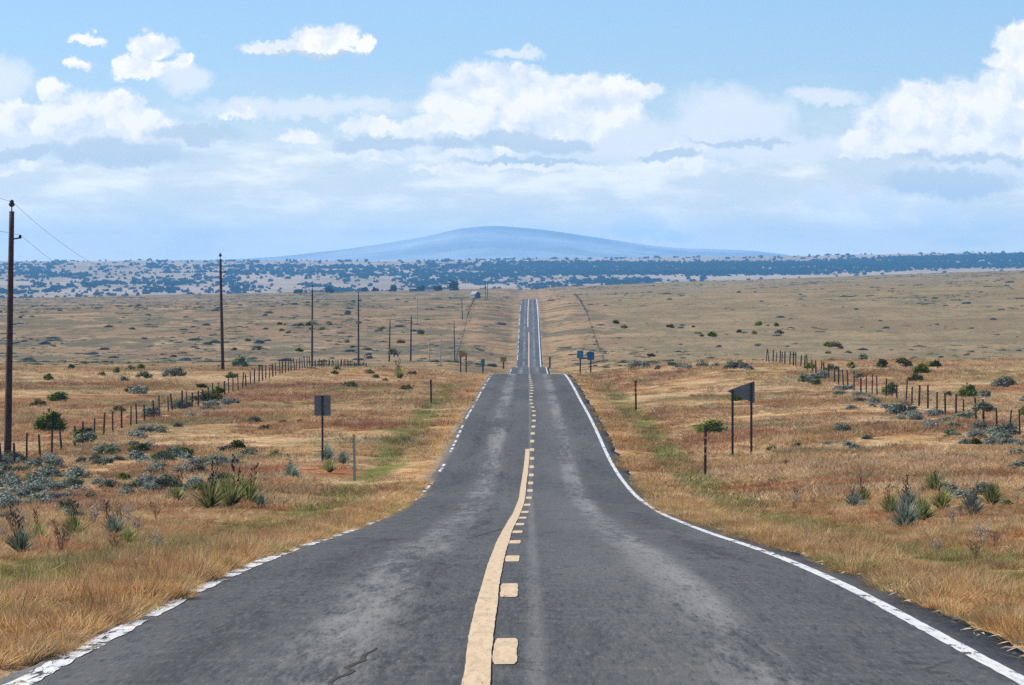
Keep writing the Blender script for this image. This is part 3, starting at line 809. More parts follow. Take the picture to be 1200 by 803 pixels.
yucca(22, 652, 0.61, 'pale yucca with two tall dark seed stalks at the left frame edge', 1, (0, 1))
yucca(44, 640, 0.54, 'green yucca just right of the stalked one at the left frame edge', 0, (2,))
yucca(86, 632, 0.65, 'green yucca with one black podded stalk, in front of the rust grass patch', 0, (3, 0))
yucca(132, 632, 0.65, 'weathered grey yucca at the lower left, between two green ones', 1, (1,))
yucca(150, 640, 0.50, 'low yellow green yucca nearest the left verge grass', 0)
yucca(206, 592, .85, 'small yucca with a leaning dark pod stalk, left of the big yellow green clump', 0, (2,))
yucca(245, 598, 1.2, 'left yucca of the big yellow green clump, two black pod stalks', 0, (0, 3))
yucca(268, 596, 1.4, 'middle yucca of the big yellow green clump with tallest stalk', 0, (1,))
yucca(290, 594, 1.25, 'right yucca of the big yellow green clump', 0, (2, 3))
yucca(305, 596, .6, 'dark squat yucca tucked at the right end of the yellow green clump', 1)
yucca(383, 541, 1.0, 'blue green yucca at the foot of the single post sign', 1)
yucca(402, 545, .8, 'small yucca between the single post sign and the silver delineator', 1)
yucca(386, 555, .8, 'yellowish yucca below the silver delineator', 0)
yucca(342, 562, .9, 'grey yucca left of and below the single post sign', 1, (3,))
yucca(1000, 596, .65, 'dark grey yucca at the left end of the right hand yucca group', 1, (0,))
yucca(1012, 590, .7, 'thin yucca under a crooked black pod stalk, right verge', 0, (1,))
yucca(1044, 604, .75, 'yucca with leaning black pods left of the largest right hand yucca', 0, (3,))
yucca(1060, 622, .85, 'largest pale green yucca of the right hand group', 1)
yucca(1064, 600, .8, 'grey yucca with bare white stalks behind the largest right hand one', 1, (2, 0))
yucca(1082, 612, .8, 'dark clumped yucca right beside the largest right hand one', 0)
yucca(1104, 600, .8, 'green yucca with one thin leaning stalk, right verge', 0, (1,))
yucca(1095, 578, .9, 'round green yucca above the right hand group', 0)
yucca(1140, 606, .75, 'pale yucca with single white stalk, right verge', 1, (2,))
yucca(1163, 594, .9, 'upright green yucca near the right frame edge', 0)
yucca(468, 444, 1.5, 'lone stalked yucca on the crest left of the road, under the far cattle', 0, (1, 3))

def weed_mesh(seed):
    r = random.Random(seed); mb = MB()
    for _ in range(16):
        a = r.uniform(0, 6.283); q = r.uniform(.05, .3); h = r.uniform(.35, .8)
        p = [(0, 0, -.05), (q * .4 * math.cos(a), q * .4 * math.sin(a), h * .5), (q * math.cos(a), q * math.sin(a), h)]
        mb.tube(p, [.006, .005, .003], 5)
        for _ in range(5):
            t = r.uniform(.55, 1); b = r.uniform(0, 6.283); o = Vector((q * t * math.cos(a), q * t * math.sin(a), h * t))
            e = o + Vector((math.cos(b) * .05, math.sin(b) * .05, .05))
            mb.tube([o, e, e + Vector((0, 0, .02))], [.003, .011, .005], 5)
    me = mb.mesh('weed'); me.materials.append(M['dry_weed'] if seed % 2 else M['stalk']); return me
WEED = [weed_mesh(600 + q) for q in range(4)]
for i in range(15):
    x, d, z = place(random.uniform(0, 190), random.uniform(600, 652))
    t = bpy.data.objects.new('dry_weed', WEED[i % 4]); COL.objects.link(t); t.location = (x, d, z); t.rotation_euler = (0, 0, i * 1.3); t.scale = [random.uniform(.4, .8)] * 3
    tag(t, 'pale dried weed stalks among the yuccas at the left frame edge', 'weed', 'dried weeds at the left edge')
for i in range(18):
    x, d, z = place(random.uniform(930, 1200), random.uniform(575, 690))
    if x < 5.2: continue
    t = bpy.data.objects.new('dry_weed', WEED[i % 4]); COL.objects.link(t); t.location = (x, d, z); t.rotation_euler = (0, 0, i * 1.3); t.scale = [random.uniform(.35, .7)] * 3
    tag(t, 'pale dried weed stalks in the grass around the right hand yuccas', 'weed', 'dried weeds at the right verge')

def px_bush(px, py, wpx, pair, label, cat='shrub', group=None, flat=1.0, name='shrub', dmin=24, parts=True):
    x, d, z = place(px, py, dmin)
    return bush(name, pair, (x, d, z - .03), wpx * d / F / (1.0 if cat == 'shrub' else 1.0), label, cat, group, flat=flat * (1.0 if cat == 'shrub' else 1.12), parts=parts)

px_bush(62, 507, 38, GREEN[0], 'big round green bush just behind the left fence', flat=1.05)
px_bush(44, 477, 18, GREEN[1], 'small green bush behind and left of the big round one')
px_bush(70, 470, 24, GREEN[2], 'dark elongated bush further behind the big round one', flat=.7)
px_bush(138, 485, 17, GREEN[1], 'green bush standing alone in front of the pole row, behind the fence')
px_bush(57, 446, 14, GREEN[0], 'pale green bush at the far left of the field')
px_bush(82, 433, 11, OLIVE[0], 'small dark bush on the left field, left of the bush pair')
px_bush(120, 441, 11, OLIVE[1], 'left dark bush of a pair on the left field')
px_bush(137, 437, 11, GREEN[2], 'middle rounded bush of three on the left field')
px_bush(153, 434, 11, GREEN[1], 'right bush of three on the left field')
px_bush(283, 432, 22, GREEN[0], 'dark green bush right of the second power pole')
px_bush(271, 443, 13, GREEN[1], 'green bush at the base of the second power pole')
px_bush(178, 489, 26, BRUSH[0], 'grey green bush growing through the left fence wire')
px_bush(212, 480, 22, BRUSH[1], 'grey bush against the left fence, beyond the wire grown one')
px_bush(240, 470, 30, GREEN[1], 'long green thicket behind the left fence', flat=.7)
px_bush(836, 509, 34, GREEN[2], 'dark wide bush behind the right delineator post', flat=.75)
px_bush(1137, 466, 34, GREEN[0], 'wide dark green bush beyond the right fence', flat=.75)
px_bush(1072, 447, 18, GREEN[1], 'green bush behind the right fence, left of the wide dark one')
px_bush(1112, 466, 12, GREEN[2], 'small bush just left of the wide dark one beyond the right fence')
px_bush(1032, 431, 18, OLIVE[0], 'dark low bush, left of two beyond the right fence crest')
px_bush(1065, 431, 14, OLIVE[1], 'dark low bush, right of two beyond the right fence crest')
px_bush(998, 432, 14, GREEN[0], 'green bush just behind the middle of the right fence')
px_bush(974, 435, 15, GREEN[1], 'bright green bush standing behind the right fence posts')
px_bush(1045, 464, 24, GREEN[2], 'yellow green bush touching the right fence')
px_bush(868, 470, 20, GREEN[0], 'green bush seen under the pennant sign')
px_bush(1060, 486, 30, BRUSH[2], 'grey green bush in front of the right fence')
px_bush(1198, 490, 16, GREEN[1], 'green bush at the right frame edge by the last fence post')
px_bush(958, 452, 12, GREEN[2], 'small dark tuft bush in front of the right fence bend')
for i, (a, b, w) in enumerate([(433, 438, 12), (411, 454, 20), (475, 458, 20), (452, 447, 9), (441, 443, 12), (483, 440, 14), (401, 489, 9), (332, 496, 12), (311, 504, 18), (352, 495, 9)]):
    px_bush(a, b, w, (OLIVE if i % 3 else GREEN)[i % 3], ['low green tuft bush at the left crest edge', 'flat green bush in the grass above the single post sign', 'green bush beside the rust coloured bank left of the road', 'tiny bush on the crest line left of the road', 'bush just beneath the third cow', 'dark bush nearest the road on the left crest', 'lone little green bush right of the single post sign', 'green tuft bush left of the single post sign', 'dark wider bush at the left of the tuft beside the sign', 'small bush with a dry stalk left of the sign'][i], flat=.75)
# silver sage thickets along both fences
SG = 'silver sage bushes along the left fence'
for i in range(64):
    px = -8 + 215 * random.random() ** 1.4; py = 543 - px * .07 + random.uniform(0, 52)
    px_bush(px, py, random.uniform(18, 34), SAGE[i % 3] if i % 4 else BRUSH[i % 3], 'silver grey sage bush in the thicket between left fence and yuccas', 'sagebrush', SG, flat=random.uniform(.6, .85), name='sagebrush')
for i in range(22):
    t = random.random(); px = 110 + t * 180; py = 527 - t * 72 + random.uniform(2, 16)
    px_bush(px, py, random.uniform(16, 26) * (1 - .4 * t), SAGE[i % 3] if i % 3 else BRUSH[i % 3], 'silver grey sage bush under the left fence wires', 'sagebrush', 'sage bushes under the left fence wires', flat=.65, name='sagebrush')
for i in range(14):
    px = random.uniform(185, 260); py = random.uniform(540, 572)
    px_bush(px, py, random.uniform(18, 30), (SAGE if i % 2 else BRUSH)[i % 3], 'grey green sage bush in the mid left grass behind the yucca clump', 'sagebrush', 'sage bushes behind the left yucca clump', flat=.75, name='sagebrush')
for i in range(26):
    px = random.uniform(120, 345); py = random.uniform(520, 580)
    px_bush(px, py, random.uniform(16, 30), (GREEN, SAGE, BRUSH)[i % 3][i % 3], 'mixed green and grey brush between the left fence and single post sign', 'sagebrush', 'mixed brush left of the single post sign', flat=.6, name='brush_clump')
for i in range(40):
    px = random.uniform(900, 1205); py = random.uniform(475, 612)
    px_bush(px, py, random.uniform(12, 26), (GREEN, SAGE, BRUSH)[i % 3][i % 3], 'mixed green and grey brush right of the pennant sign', 'sagebrush', 'mixed brush right of the pennant sign', flat=.6, name='brush_clump')
for i in range(8):
    px = random.uniform(0, 110); py = random.uniform(590, 612)
    px_bush(px, py, random.uniform(22, 34), (SAGE if i % 2 else BRUSH)[i % 3], 'grey sage bush behind the left frame edge yuccas', 'sagebrush', 'sage bushes behind the left edge yuccas', flat=.8, name='sagebrush')
for i in range(60):
    t = random.random() ** .7; px = 930 + t * 285; py = 436 + t * 82 + random.uniform(-2, 22) * (.4 + t)
    px_bush(px, py, random.uniform(14, 30) * (.6 + .5 * t), (SAGE if i % 3 else BRUSH)[i % 3], 'silver grey sage bush under the right fence wires', 'sagebrush', 'sage bushes under the right fence wires', flat=.65, name='sagebrush')
for i in range(10):
    px = random.uniform(1090, 1210); py = random.uniform(565, 600)
    px_bush(px, py, random.uniform(18, 32), (SAGE if i % 2 else BRUSH)[i % 3], 'grey sage bush in the grass at the right frame edge', 'sagebrush', 'sage bushes at the right edge', flat=.75, name='sagebrush')
for i in range(16):
    px = random.uniform(730, 880); py = random.uniform(431, 434)
    px_bush(px, py, random.uniform(10, 20), (BRUSH if i % 2 else SAGE)[i % 3], 'grey brush on the crest right of the blue signs', 'sagebrush', 'brush along the right crest', flat=.8, name='sagebrush', parts=False)
for i in range(190):
    s = -1 if i % 2 else 1
    d = 75 + 300 * random.random() ** .8; x = s * (6.8 + 14.5 * random.random() ** .8)
    if fbm(x / 5, d / 14, 77) < .44: continue; z = float(ground(x, d))
    bush('grass_shrub', (GREEN, BRUSH, SAGE, BRUSH, OLIVE)[i % 5][i % 3], (x, d, z - .03), random.uniform(.35, 1.0), 'small green tuft shrub scattered in the dry grass left of the road' if s < 0 else 'small green tuft shrub scattered in the dry grass right of the road', 'shrub', 'tuft shrubs in the left verge' if s < 0 else 'tuft shrubs in the right verge', flat=.7, parts=False)

# far field shrubs
def far_shrubs(n, x0, x1, d0, d1, label, group, smin, smax, seed):
    r = random.Random(seed); c = 0; t = 0
    while c < n and t < n * 60:
        t += 1
        d = d0 + (d1 - d0) * r.random() ** 1.15; x = r.uniform(x0, x1) * d / 1500
        if abs(x) < 9: continue
        if fbm(x / 40, d / 55, seed) < .52 and r.random() < .8: continue
        s = r.uniform(smin, smax)
        o = bush('field_shrub', (OLIVE if r.random() < .72 else BRUSH)[r.randrange(3)], (x, d, float(ground(x, d)) - .1), s, label, 'shrub', group, flat=r.uniform(.45, .7), parts=False)
        o.scale = (s * r.uniform(1, 2.2), s, o.scale[2]); o.rotation_euler = (0, 0, r.uniform(-.3, .3)); c += 1
far_shrubs(150, -200, -10, 1190, 1960, 'small dark shrub dotting the far pasture left of the road', 'shrubs over the far left pasture', 1.2, 3.0, 5)
far_shrubs(120, 12, 200, 1190, 2500, 'small dark shrub dotting the far pasture right of the road', 'shrubs over the far right pasture', 1.0, 2.4, 6)
far_shrubs(60, -95, -26, 400, 800, 'dark shrub on the field behind the left fence crest', 'shrubs behind the left crest', .5, 1.2, 8)
far_shrubs(60, 26, 110, 400, 900, 'dark shrub on the field behind the right fence crest', 'shrubs behind the right crest', .5, 1.2, 9)
for sgn, xf_, lb, gp in ((-1, lambda d: np.interp(d, [1100, 1300, 1500, 2050], [-20, -21.5, -22, -25]), 'dark brush grown into the distant left fence line', 'brush in the far left fence line'), (1, lambda d: np.interp(d, [1100, 1214, 1925, 2050], [21.5, 21.5, 21, 21]), 'dark brush grown into the distant right fence line', 'brush in the far right fence line')):
    for q in range(26):
        d = 1190 + 740 * (q + random.random()) / 26; x = float(xf_(d)) + random.uniform(-1.2, 1.2); s_ = random.uniform(.5, 1.4)
        o = bush('fence_brush', (OLIVE if q % 2 else BRUSH)[q % 3], (x, d, float(ground(x, d)) - .1), s_, lb, 'brush', gp, flat=random.uniform(.5, .8), parts=False)
# countless low scrub on the pastures
scrub_c = bpy.data.collections.new('scrub_kinds')
for q in range(3):
    v, f = leaf_cloud(160, (.8, .7, .5), .16, 400 + q, lumps=6); scrub_c.objects.link(proto('s%d' % q, (v, f), (M['olive'], M['scrub'], M['scrub'])[q]))
n = 60000
d = 650 + 2400 * RNG.uniform(0, 1, n); x = RNG.uniform(-1, 1, n) * .135 * d
ok = (np.abs(x) > 10) & (fbm(x / 22, d / 60, 44) * .6 + fbm(x / 90, d / 130, 45) * .4 + RNG.uniform(-.08, .08, n) + np.where(x > 20, -.035, .01) > .53); x, d = x[ok], d[ok]; n = len(x)
s = RNG.uniform(.3, 1.0, n) * np.where(RNG.uniform(0, 1, n) < .15, 1.9, 1)
tag(scatter('pasture_scrub', scrub_c, np.stack([x, d, ground(x, d) - .1], -1), RNG.integers(0, 3, n), np.stack([0 * x, 0 * x, RNG.uniform(0, 6.28, n)], -1), np.stack([s * RNG.uniform(1, 3.0, n), s, s * .6], -1)),
    'low dark scrub speckling the far pastures', 'scrub', kind='stuff')

# ------------------------------------------------------------------ junipers on the mesa
def juniper_mesh(seed):
    v, f = leaf_cloud(260, (3.1, 3.0, 5.2), .75, seed, hollow=.55, lumps=7, up=.1)
    me = mesh_np('juniper_crown', v, f); me.materials.append(M['juniper'])
    r = random.Random(seed); mb = MB()
    mb.tube([(0, 0, -.3), (.1, .05, 1.2), (.25, -.1, 3.2)], [.32, .24, .08], 6)
    for q in range(3):
        a = r.uniform(0, 6.28); mb.tube([(.05, 0, .9), (math.cos(a) * .9, math.sin(a) * .9, 2.4)], [.14, .05], 5)
    tr = mb.mesh('juniper_trunk'); tr.materials.append(M['bark'])
    return me, tr
JUN = [juniper_mesh(500 + q) for q in range(4)]
n = 150000
d = 4300 + 4600 * RNG.uniform(0, 1, n); x = RNG.uniform(-.13, .13, n) * d
z = ground(x, d); px, py = proj(x, d, z)
nz = fbm(px / 46, py / 6.0, 61); nz2 = fbm(px / 13, py / 3.2, 62)
edge = 305 - 9 * smooth(880, 1200, px)
dense = smooth(500, 680, px) * smooth(edge + 1, edge + 4, py) * smooth(edge + 20, edge + 15, py + 4 * (nz - .5))
left_b = smooth(700, 500, px) * smooth(310.5, 313, py) * smooth(324, 319, py + 6 * (nz - .5)) * smooth(100, 330, px) * .55
med = smooth(300, 430, px) * smooth(760, 640, px) * .30 * smooth(308, 312, py)
p_ = .16 * dense * 1.0 + .12 * left_b + .075 * med * smooth(.36, .5, nz) + .075 * smooth(.52, .62, nz) * smooth(309, 312, py) + .0075 + .012 * (nz > .5) * (py > edge + 1.5) * (py < edge + 5)
p_ = p_ * np.where(dense > .3, 1., .30 + 1.5 * smooth(.46, .60, nz2)) * np.where((px > 830) & (py > edge + 19), .05, 1)
ok = RNG.uniform(0, 1, n) < p_ * 2.0
x, d, z, px, py = x[ok], d[ok], z[ok], px[ok], py[ok]
o_ = np.argsort(d); x, d, z, px, py = x[o_], d[o_], z[o_], px[o_], py[o_]
inb = (px > -5) & (px < 1205)
idx = np.where(inb)[0][:240]
lab = [('dark round juniper at the near left foot of the hazy mesa', 'junipers at the left mesa foot'), ('dark round juniper at the near middle foot of the hazy mesa', 'junipers at the middle mesa foot'), ('dark round juniper at the near right foot of the hazy mesa', 'junipers at the right mesa foot')]
for q, i in enumerate(idx):
    g = 0 if px[i] < 400 else (1 if px[i] < 750 else 2)
    s = random.uniform(.6, 1.15)
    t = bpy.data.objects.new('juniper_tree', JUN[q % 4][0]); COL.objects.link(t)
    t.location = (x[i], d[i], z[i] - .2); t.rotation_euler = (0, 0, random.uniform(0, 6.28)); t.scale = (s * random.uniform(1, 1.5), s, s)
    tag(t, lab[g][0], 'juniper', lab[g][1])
# a few bigger clumps in front of the mesa, centre left
for i, (a, b, h) in enumerate([(352, 346, 6), (386, 346, 8), (461, 343, 8), (493, 343, 8), (513, 343, 8), (532, 344, 12), (347, 343, 5), (440, 344, 6), (427, 343, 7)]):
    dd = 2900 + i * 6; xx = (a - VX) / F * dd; zz = float(ground(xx, dd)) - .3
    s = h * dd / F / 4.6
    t = empty('juniper_tree', (xx, dd, zz), i); t.scale = (s * 1.35, s * 1.2, s)
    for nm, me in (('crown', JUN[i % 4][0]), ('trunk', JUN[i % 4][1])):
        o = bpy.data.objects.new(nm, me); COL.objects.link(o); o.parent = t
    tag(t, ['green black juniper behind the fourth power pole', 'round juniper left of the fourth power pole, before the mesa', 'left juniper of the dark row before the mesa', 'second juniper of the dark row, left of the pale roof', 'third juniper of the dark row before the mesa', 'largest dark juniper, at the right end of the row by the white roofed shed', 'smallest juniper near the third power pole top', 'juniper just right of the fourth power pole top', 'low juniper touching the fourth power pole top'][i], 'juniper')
jc = bpy.data.collections.new('juniper_kinds')
for q in range(4): jc.objects.link(bpy.data.objects.new('j%d' % q, JUN[q][0]))
rest = np.setdiff1d(np.arange(len(x)), idx); n = len(rest)
s = RNG.uniform(.4, 1.05, n)
tag(scatter('juniper_woodland', jc, np.stack([x[rest], d[rest], z[rest] - .2], -1), RNG.integers(0, 4, n), np.stack([0 * s, 0 * s, RNG.uniform(0, 6.28, n)], -1), np.stack([s * RNG.uniform(1, 2.6, n), s, s * RNG.uniform(.8, 1.15, n)], -1)),
    'far juniper woodland darkening the hazy mesa slope', 'woodland', kind='stuff')
print('junipers', len(x), 'grass near', len(P))

# ------------------------------------------------------------------ fences
def fence(label, xf, d0, d1, step, hgt, lean, nwire=4, rad=.055):
    t = empty('wire_fence', (float(xf(d0)), d0, float(ground(xf(d0), d0))))
    ox, oy, oz = t.location
    ds = list(np.arange(d0, d1, step)); tops = []
    for q, d in enumerate(ds):
        dj = d + random.uniform(-.35, .35); x = float(xf(dj)) + random.uniform(-.08, .08); z = float(ground(x, dj))
        h = hgt * random.uniform(.84, 1.14); lx, ly = random.gauss(0, lean), random.gauss(0, lean)
        rr = rad * random.uniform(.75, 1.2)
        mb = MB(); mb.tube([(0, 0, -.25), (lx * .5, ly * .5, h * .5), (lx, ly, h)], [rr, rr * .96, rr * .86], 7)
        o = mb.build('post', M['post'], t); o.location = (x - ox, dj - oy, z - oz); tops.append((x - ox, dj - oy, z - oz, h, lx, ly))
    for w in range(nwire):
        fz = .25 + .7 * w / (nwire - 1)
        pts = []
        for a, b in zip(tops, tops[1:]):
            pts.append((a[0] + a[4] * fz + rad, a[1] + a[5] * fz, a[2] + a[3] * fz)); pts.append(((a[0] + b[0]) / 2 + rad, (a[1] + b[1]) / 2, (a[2] + b[2]) / 2 + hgt * fz - .03))
        MB().tube(pts, .004, 4, False).build('wire', M['wire'], t)
    return tag(t, label, 'fence')
fl = lambda d: -21.6 + 0 * np.asarray(d); fr = lambda d: 21.6 + 0 * np.asarray(d)
fence('long leaning wooden post and wire fence climbing the left field', fl, 150., 570., 4.75, 1.12, .05)
fence('long wooden post and wire fence running over the right rise', fr, 150., 388., 4.75, 1.12, .05)
flf = lambda d: np.interp(d, [1100, 1300, 1500, 2050], [-20, -21.5, -22, -25]); frf = lambda d: np.interp(d, [1100, 1214, 1925, 2050], [21.5, 21.5, 21, 21])
fence('distant dark fence line on the far slope left of the road', flf, 1130., 1990., 13, 1.15, .1, 3, .06)
fence('distant dark fence line on the far slope right of the road', frf, 1130., 1990., 12, 1.2, .1, 3, .065)

# ------------------------------------------------------------------ power poles and wires
def pole(x, d, top_z, top_x, label, mat, r0=.17, bracket=True):
    z = float(ground(x, d)); h = top_z - z
    t = empty('power_pole', (x, d, z))
    dx = top_x - x
    n = 8; ts = [q / n for q in range(n + 1)]
    hb = h - .55
    MB().tube([(dx * q * hb / h, 0, -.4 + (hb + .4) * q) for q in ts], [r0 * (1 - .36 * q) for q in ts], 12).build('shaft', mat, t, True)
    tx = dx * hb / h
    MB().tube([(tx, 0, hb - .02), (tx + dx * .01, 0, hb + .22)], [.03, .025], 8).build('pin', M['dark_steel'], t)
    MB().tube([(tx, 0, hb + .2), (tx, 0, hb + .26), (tx, 0, hb + .34), (tx, 0, hb + .40), (tx, 0, hb + .46), (tx, 0, hb + .52)], [.06, .13, .145, .09, .11, .05], 12).build('insulator', M['porcelain'], t, True)
    if bracket:
        zb = h - 1.75
        xb = dx * zb / h
        MB().tube([(xb + .1, 0, zb - .05), (xb + .42, 0, zb)], .035, 8).build('bracket', M['dark_steel'], t)
        MB().tube([(xb + .40, 0, zb - .04), (xb + .40, 0, zb + .05), (xb + .40, 0, zb + .14)], [.05, .075, .04], 10).build('spool', M['porcelain'], t, True)
    t['label'] = label; t['category'] = 'power pole'
    return Vector((x + tx, d, z + hb + .44)), Vector((x + dx * (h - 1.75) / h + .40, d, z + h - 1.62))
def zt(y, d): return (HY - y) / F * d
def xt(x, d): return (x - VX) / F * d
att = []
x0, d0 = -24.4, 3.
poles = [  # base px, top px, top py, distance, material, radius
    (8, 14, 233.5, 193, 'wood', .18, 'tall dark wooden power pole at the left frame edge'),
    (261, 258, 296.5, 386, 'wood', .17, 'second dark power pole from the left, behind the fence'),
    (365.5, 366, 334, 602, 'wood', .17, 'third dark power pole from the left'),
    (420, 420, 342, 800, 'wood', .2, 'fourth dark power pole from the left, near the far cattle'),
    (456, 457, 374, 858, 'wood', .19, 'short dark power pole between the two far cattle'),
    (481, 482, 369, 1010, 'wood', .25, 'stout dark power pole right of the cattle'),
    (488.6, 488.7, 345, 1490, 'pale_wood', .2, 'pale bleached power pole up on the far slope'),
    (503, 503, 398, 1140, 'pale_wood', .16, 'short pale pole in the dip, left of two'),
    (516, 516.6, 392, 1150, 'pale_wood', .19, 'pale pole in the dip, right of two'),
    (533, 532, 376, 1190, 'wood', .19, 'grey power pole beside the start of the far fence line'),
    (542, 541, 350, 1530, 'wood', .19, 'dark power pole by the far left fence line'),
    (571.5, 571, 329, 1940, 'wood', .19, 'right pole of the twin poles at the ridge left of the far road'),
    (569.2, 569, 331, 1938, 'wood', .17, 'left pole of the twin poles at the ridge left of the far road'),
]
for bx, tx_, ty, d, m, r0, lb in poles:
    att.append(pole(xt(bx, d), d, zt(ty, d), xt(tx_, d), lb, M[m], r0))
def hang(a, b, sag, n=16):
    return [a.lerp(b, q / n) - Vector((0, 0, sag * 4 * (q / n) * (1 - q / n))) for q in range(n + 1)]
p0 = (Vector((-22.0, 40., 9.6)), Vector((-21.6, 40., 7.9)))
for w, lb in ((0, 'upper overhead wire strung from pole top to pole top'), (1, 'lower overhead wire strung below the pole tops')):
    pts = hang(p0[w], att[0][w], 1.2)
    for a, b in zip([q[w] for q in att[:3]], [q[w] for q in att[1:4]]):
        pts += hang(a, b, 3.2 if a.y < 300 else 2.0)[1:]
    tag(MB().tube(pts, .007, 5, False).build('overhead_wire', M['wire']), lb, 'wire')

# ------------------------------------------------------------------ signs and markers
def sign_rect(px, d, top, bot_panel, wpx, label, mat, post_mat, board='panel', back=True, base_extra=0, name='road_sign'):
    x = xt(px, d); z = float(ground(x, d)); h = zt(top, d) - z
    w = wpx * d / F; ph = (bot_panel - top) * d / F
    t = empty(name, (x, d, z))
    py_ = .028 if back else -.022
    mb = MB(); mb.box((0, py_ + (.022 if back else -.008), h - ph / 2), (w, .006, ph), bevel=.0025)
    mb.build(board, mat, t)
    MB().post(0, 0, -.4, h - .01, max(.075, 1.6 * d / F if d > 400 else .075), .014, .036).build('post', post_mat, t)
    mb = MB()
    for q in (.2, .8):
        mb.tube([(0, py_ + (-.035 if back else .02), h - ph * q), (0, py_ + (.03 if back else -.02), h - ph * q)], .012, 6)
    mb.build('bolt', M['steel'], t)
    return tag(t, label, 'road sign')
sign_rect(377.7, 178., 463.6, 487.4, 19.2, 'rectangular road sign seen from its grey back, on a single dark post', M['sign_back'], M['dark_steel'])
sign_rect(680, 600., 411, 420, 7.4, 'pale blue road sign, left of the two beside the dip', M['pale_blue_sign'], M['dark_steel'], back=False)
sign_rect(692.3, 606., 412.5, 422, 8.2, 'deeper blue road sign, right of the two beside the dip', M['blue_sign'], M['dark_steel'], back=False)
sign_rect(566, 700., 421, 430, 4.2, 'narrow green marker panel left of the dip', M['green_sign'], M['dark_steel'], back=False)
sign_rect(590, 830., 418.6, 423.6, 7, 'small dull yellow sign on a dark post left of the far road', M['yellow_sign'], M['dark_steel'], back=False)

def pennant(tip, tr, br, d, posts, label, mat, back):
    """triangular sign; corners in photo pixels"""
    cxm = xt((posts[0] + posts[1]) / 2, d); z = float(ground(cxm, d))
    t = empty('pennant_sign', (cxm, d, z))
    P = [(xt(a, d) - cxm, zt(b, d) - z) for a, b in (tip, tr, br)]
    c = (sum(p[0] for p in P) / 3, sum(p[1] for p in P) / 3)
    poly = []                                   # rounded corners
    for i in range(3):
        a, b, e = Vector(P[i - 1]), Vector(P[i]), Vector(P[(i + 1) % 3])
        u, w = (a - b).normalized() * .06, (e - b).normalized() * .06
        poly += [tuple(b + u), tuple(b + (u + w) * .22), tuple(b + w)]
    y0 = .05 if back else -.03
    MB().prism(poly, y0, y0 + .006).build('panel', mat, t)
    for p in posts:
        x = xt(p, d) - cxm
        # the post stops just under the panel's upper edge
        e0, e1 = P[0], P[1]
        zt_ = e0[1] + (e1[1] - e0[1]) * (x - e0[0]) / (e1[0] - e0[0]) - .03
        gz = float(ground(cxm + x, d)) - z
        MB().post(x, 0, gz - .4, zt_, .085 if d < 400 else .16, .016, .04).build('post', M['dark_steel'], t)
    mb = MB()
    for p in posts:
        x = xt(p, d) - cxm; mb.tube([(x, -.02, c[1]), (x, .06, c[1])], .012, 6)
    mb.build('bolt', M['steel'], t)
    return tag(t, label, 'road sign')
pennant((851.5, 458.5), (884.5, 446.5), (884.5, 473), 178., (858.6, 880.6), 'grey back of a pennant shaped sign on two black posts', M['sign_back'], True)
pennant((549, 415.2), (538.3, 410.6), (538.3, 420), 600., (539.8, 546.3), 'small yellow pennant sign pointing right on two posts, far left', M['yellow_sign'], False)

def delineator(px, top, d, label, post_mat, refl_mat, face=1, w=.07, bands=0):
    x = xt(px, d); z = float(ground(x, d)); h = zt(top, d) - z
    t = empty('delineator_post', (x, d, z), random.uniform(-.2, .2))
    t.rotation_euler[1] = random.uniform(-.02, .02)
    MB().post(0, 0, -.4, h, w, .012, .03).build('post', post_mat, t)
    MB().box((0, -.02, h - .07), (w * 1.25, .012, .12), bevel=.003).build('reflector', refl_mat, t)
    for q in range(bands):
        MB().box((0, -.012, h * (.78 - .16 * q)), (w * .8, .008, .07)).build('band', M['reflector'], t)
    return tag(t, label, 'road marker')
delineator(415.3, 509, 158., 'silver metal delineator post with an amber top, left of the road', M['steel'], M['reflector'], w=.085)
delineator(505.3, 445, 272., 'thin dark marker post beside the rust bank left of the road', M['dark_steel'], M['dark_steel'], w=.1)
delineator(745.5, 446, 252., 'black banded marker post behind the green strip right of the road', M['dark_steel'], M['dark_steel'], w=.1, bands=2)
delineator(826.6, 500, 160., 'tall black delineator with yellow bands, right of the road near the pennant', M['dark_steel'], M['dark_steel'], w=.085, bands=3)
delineator(644.3, 418, 835., 'distant black marker post right of the far road', M['dark_steel'], M['dark_steel'], w=.3)

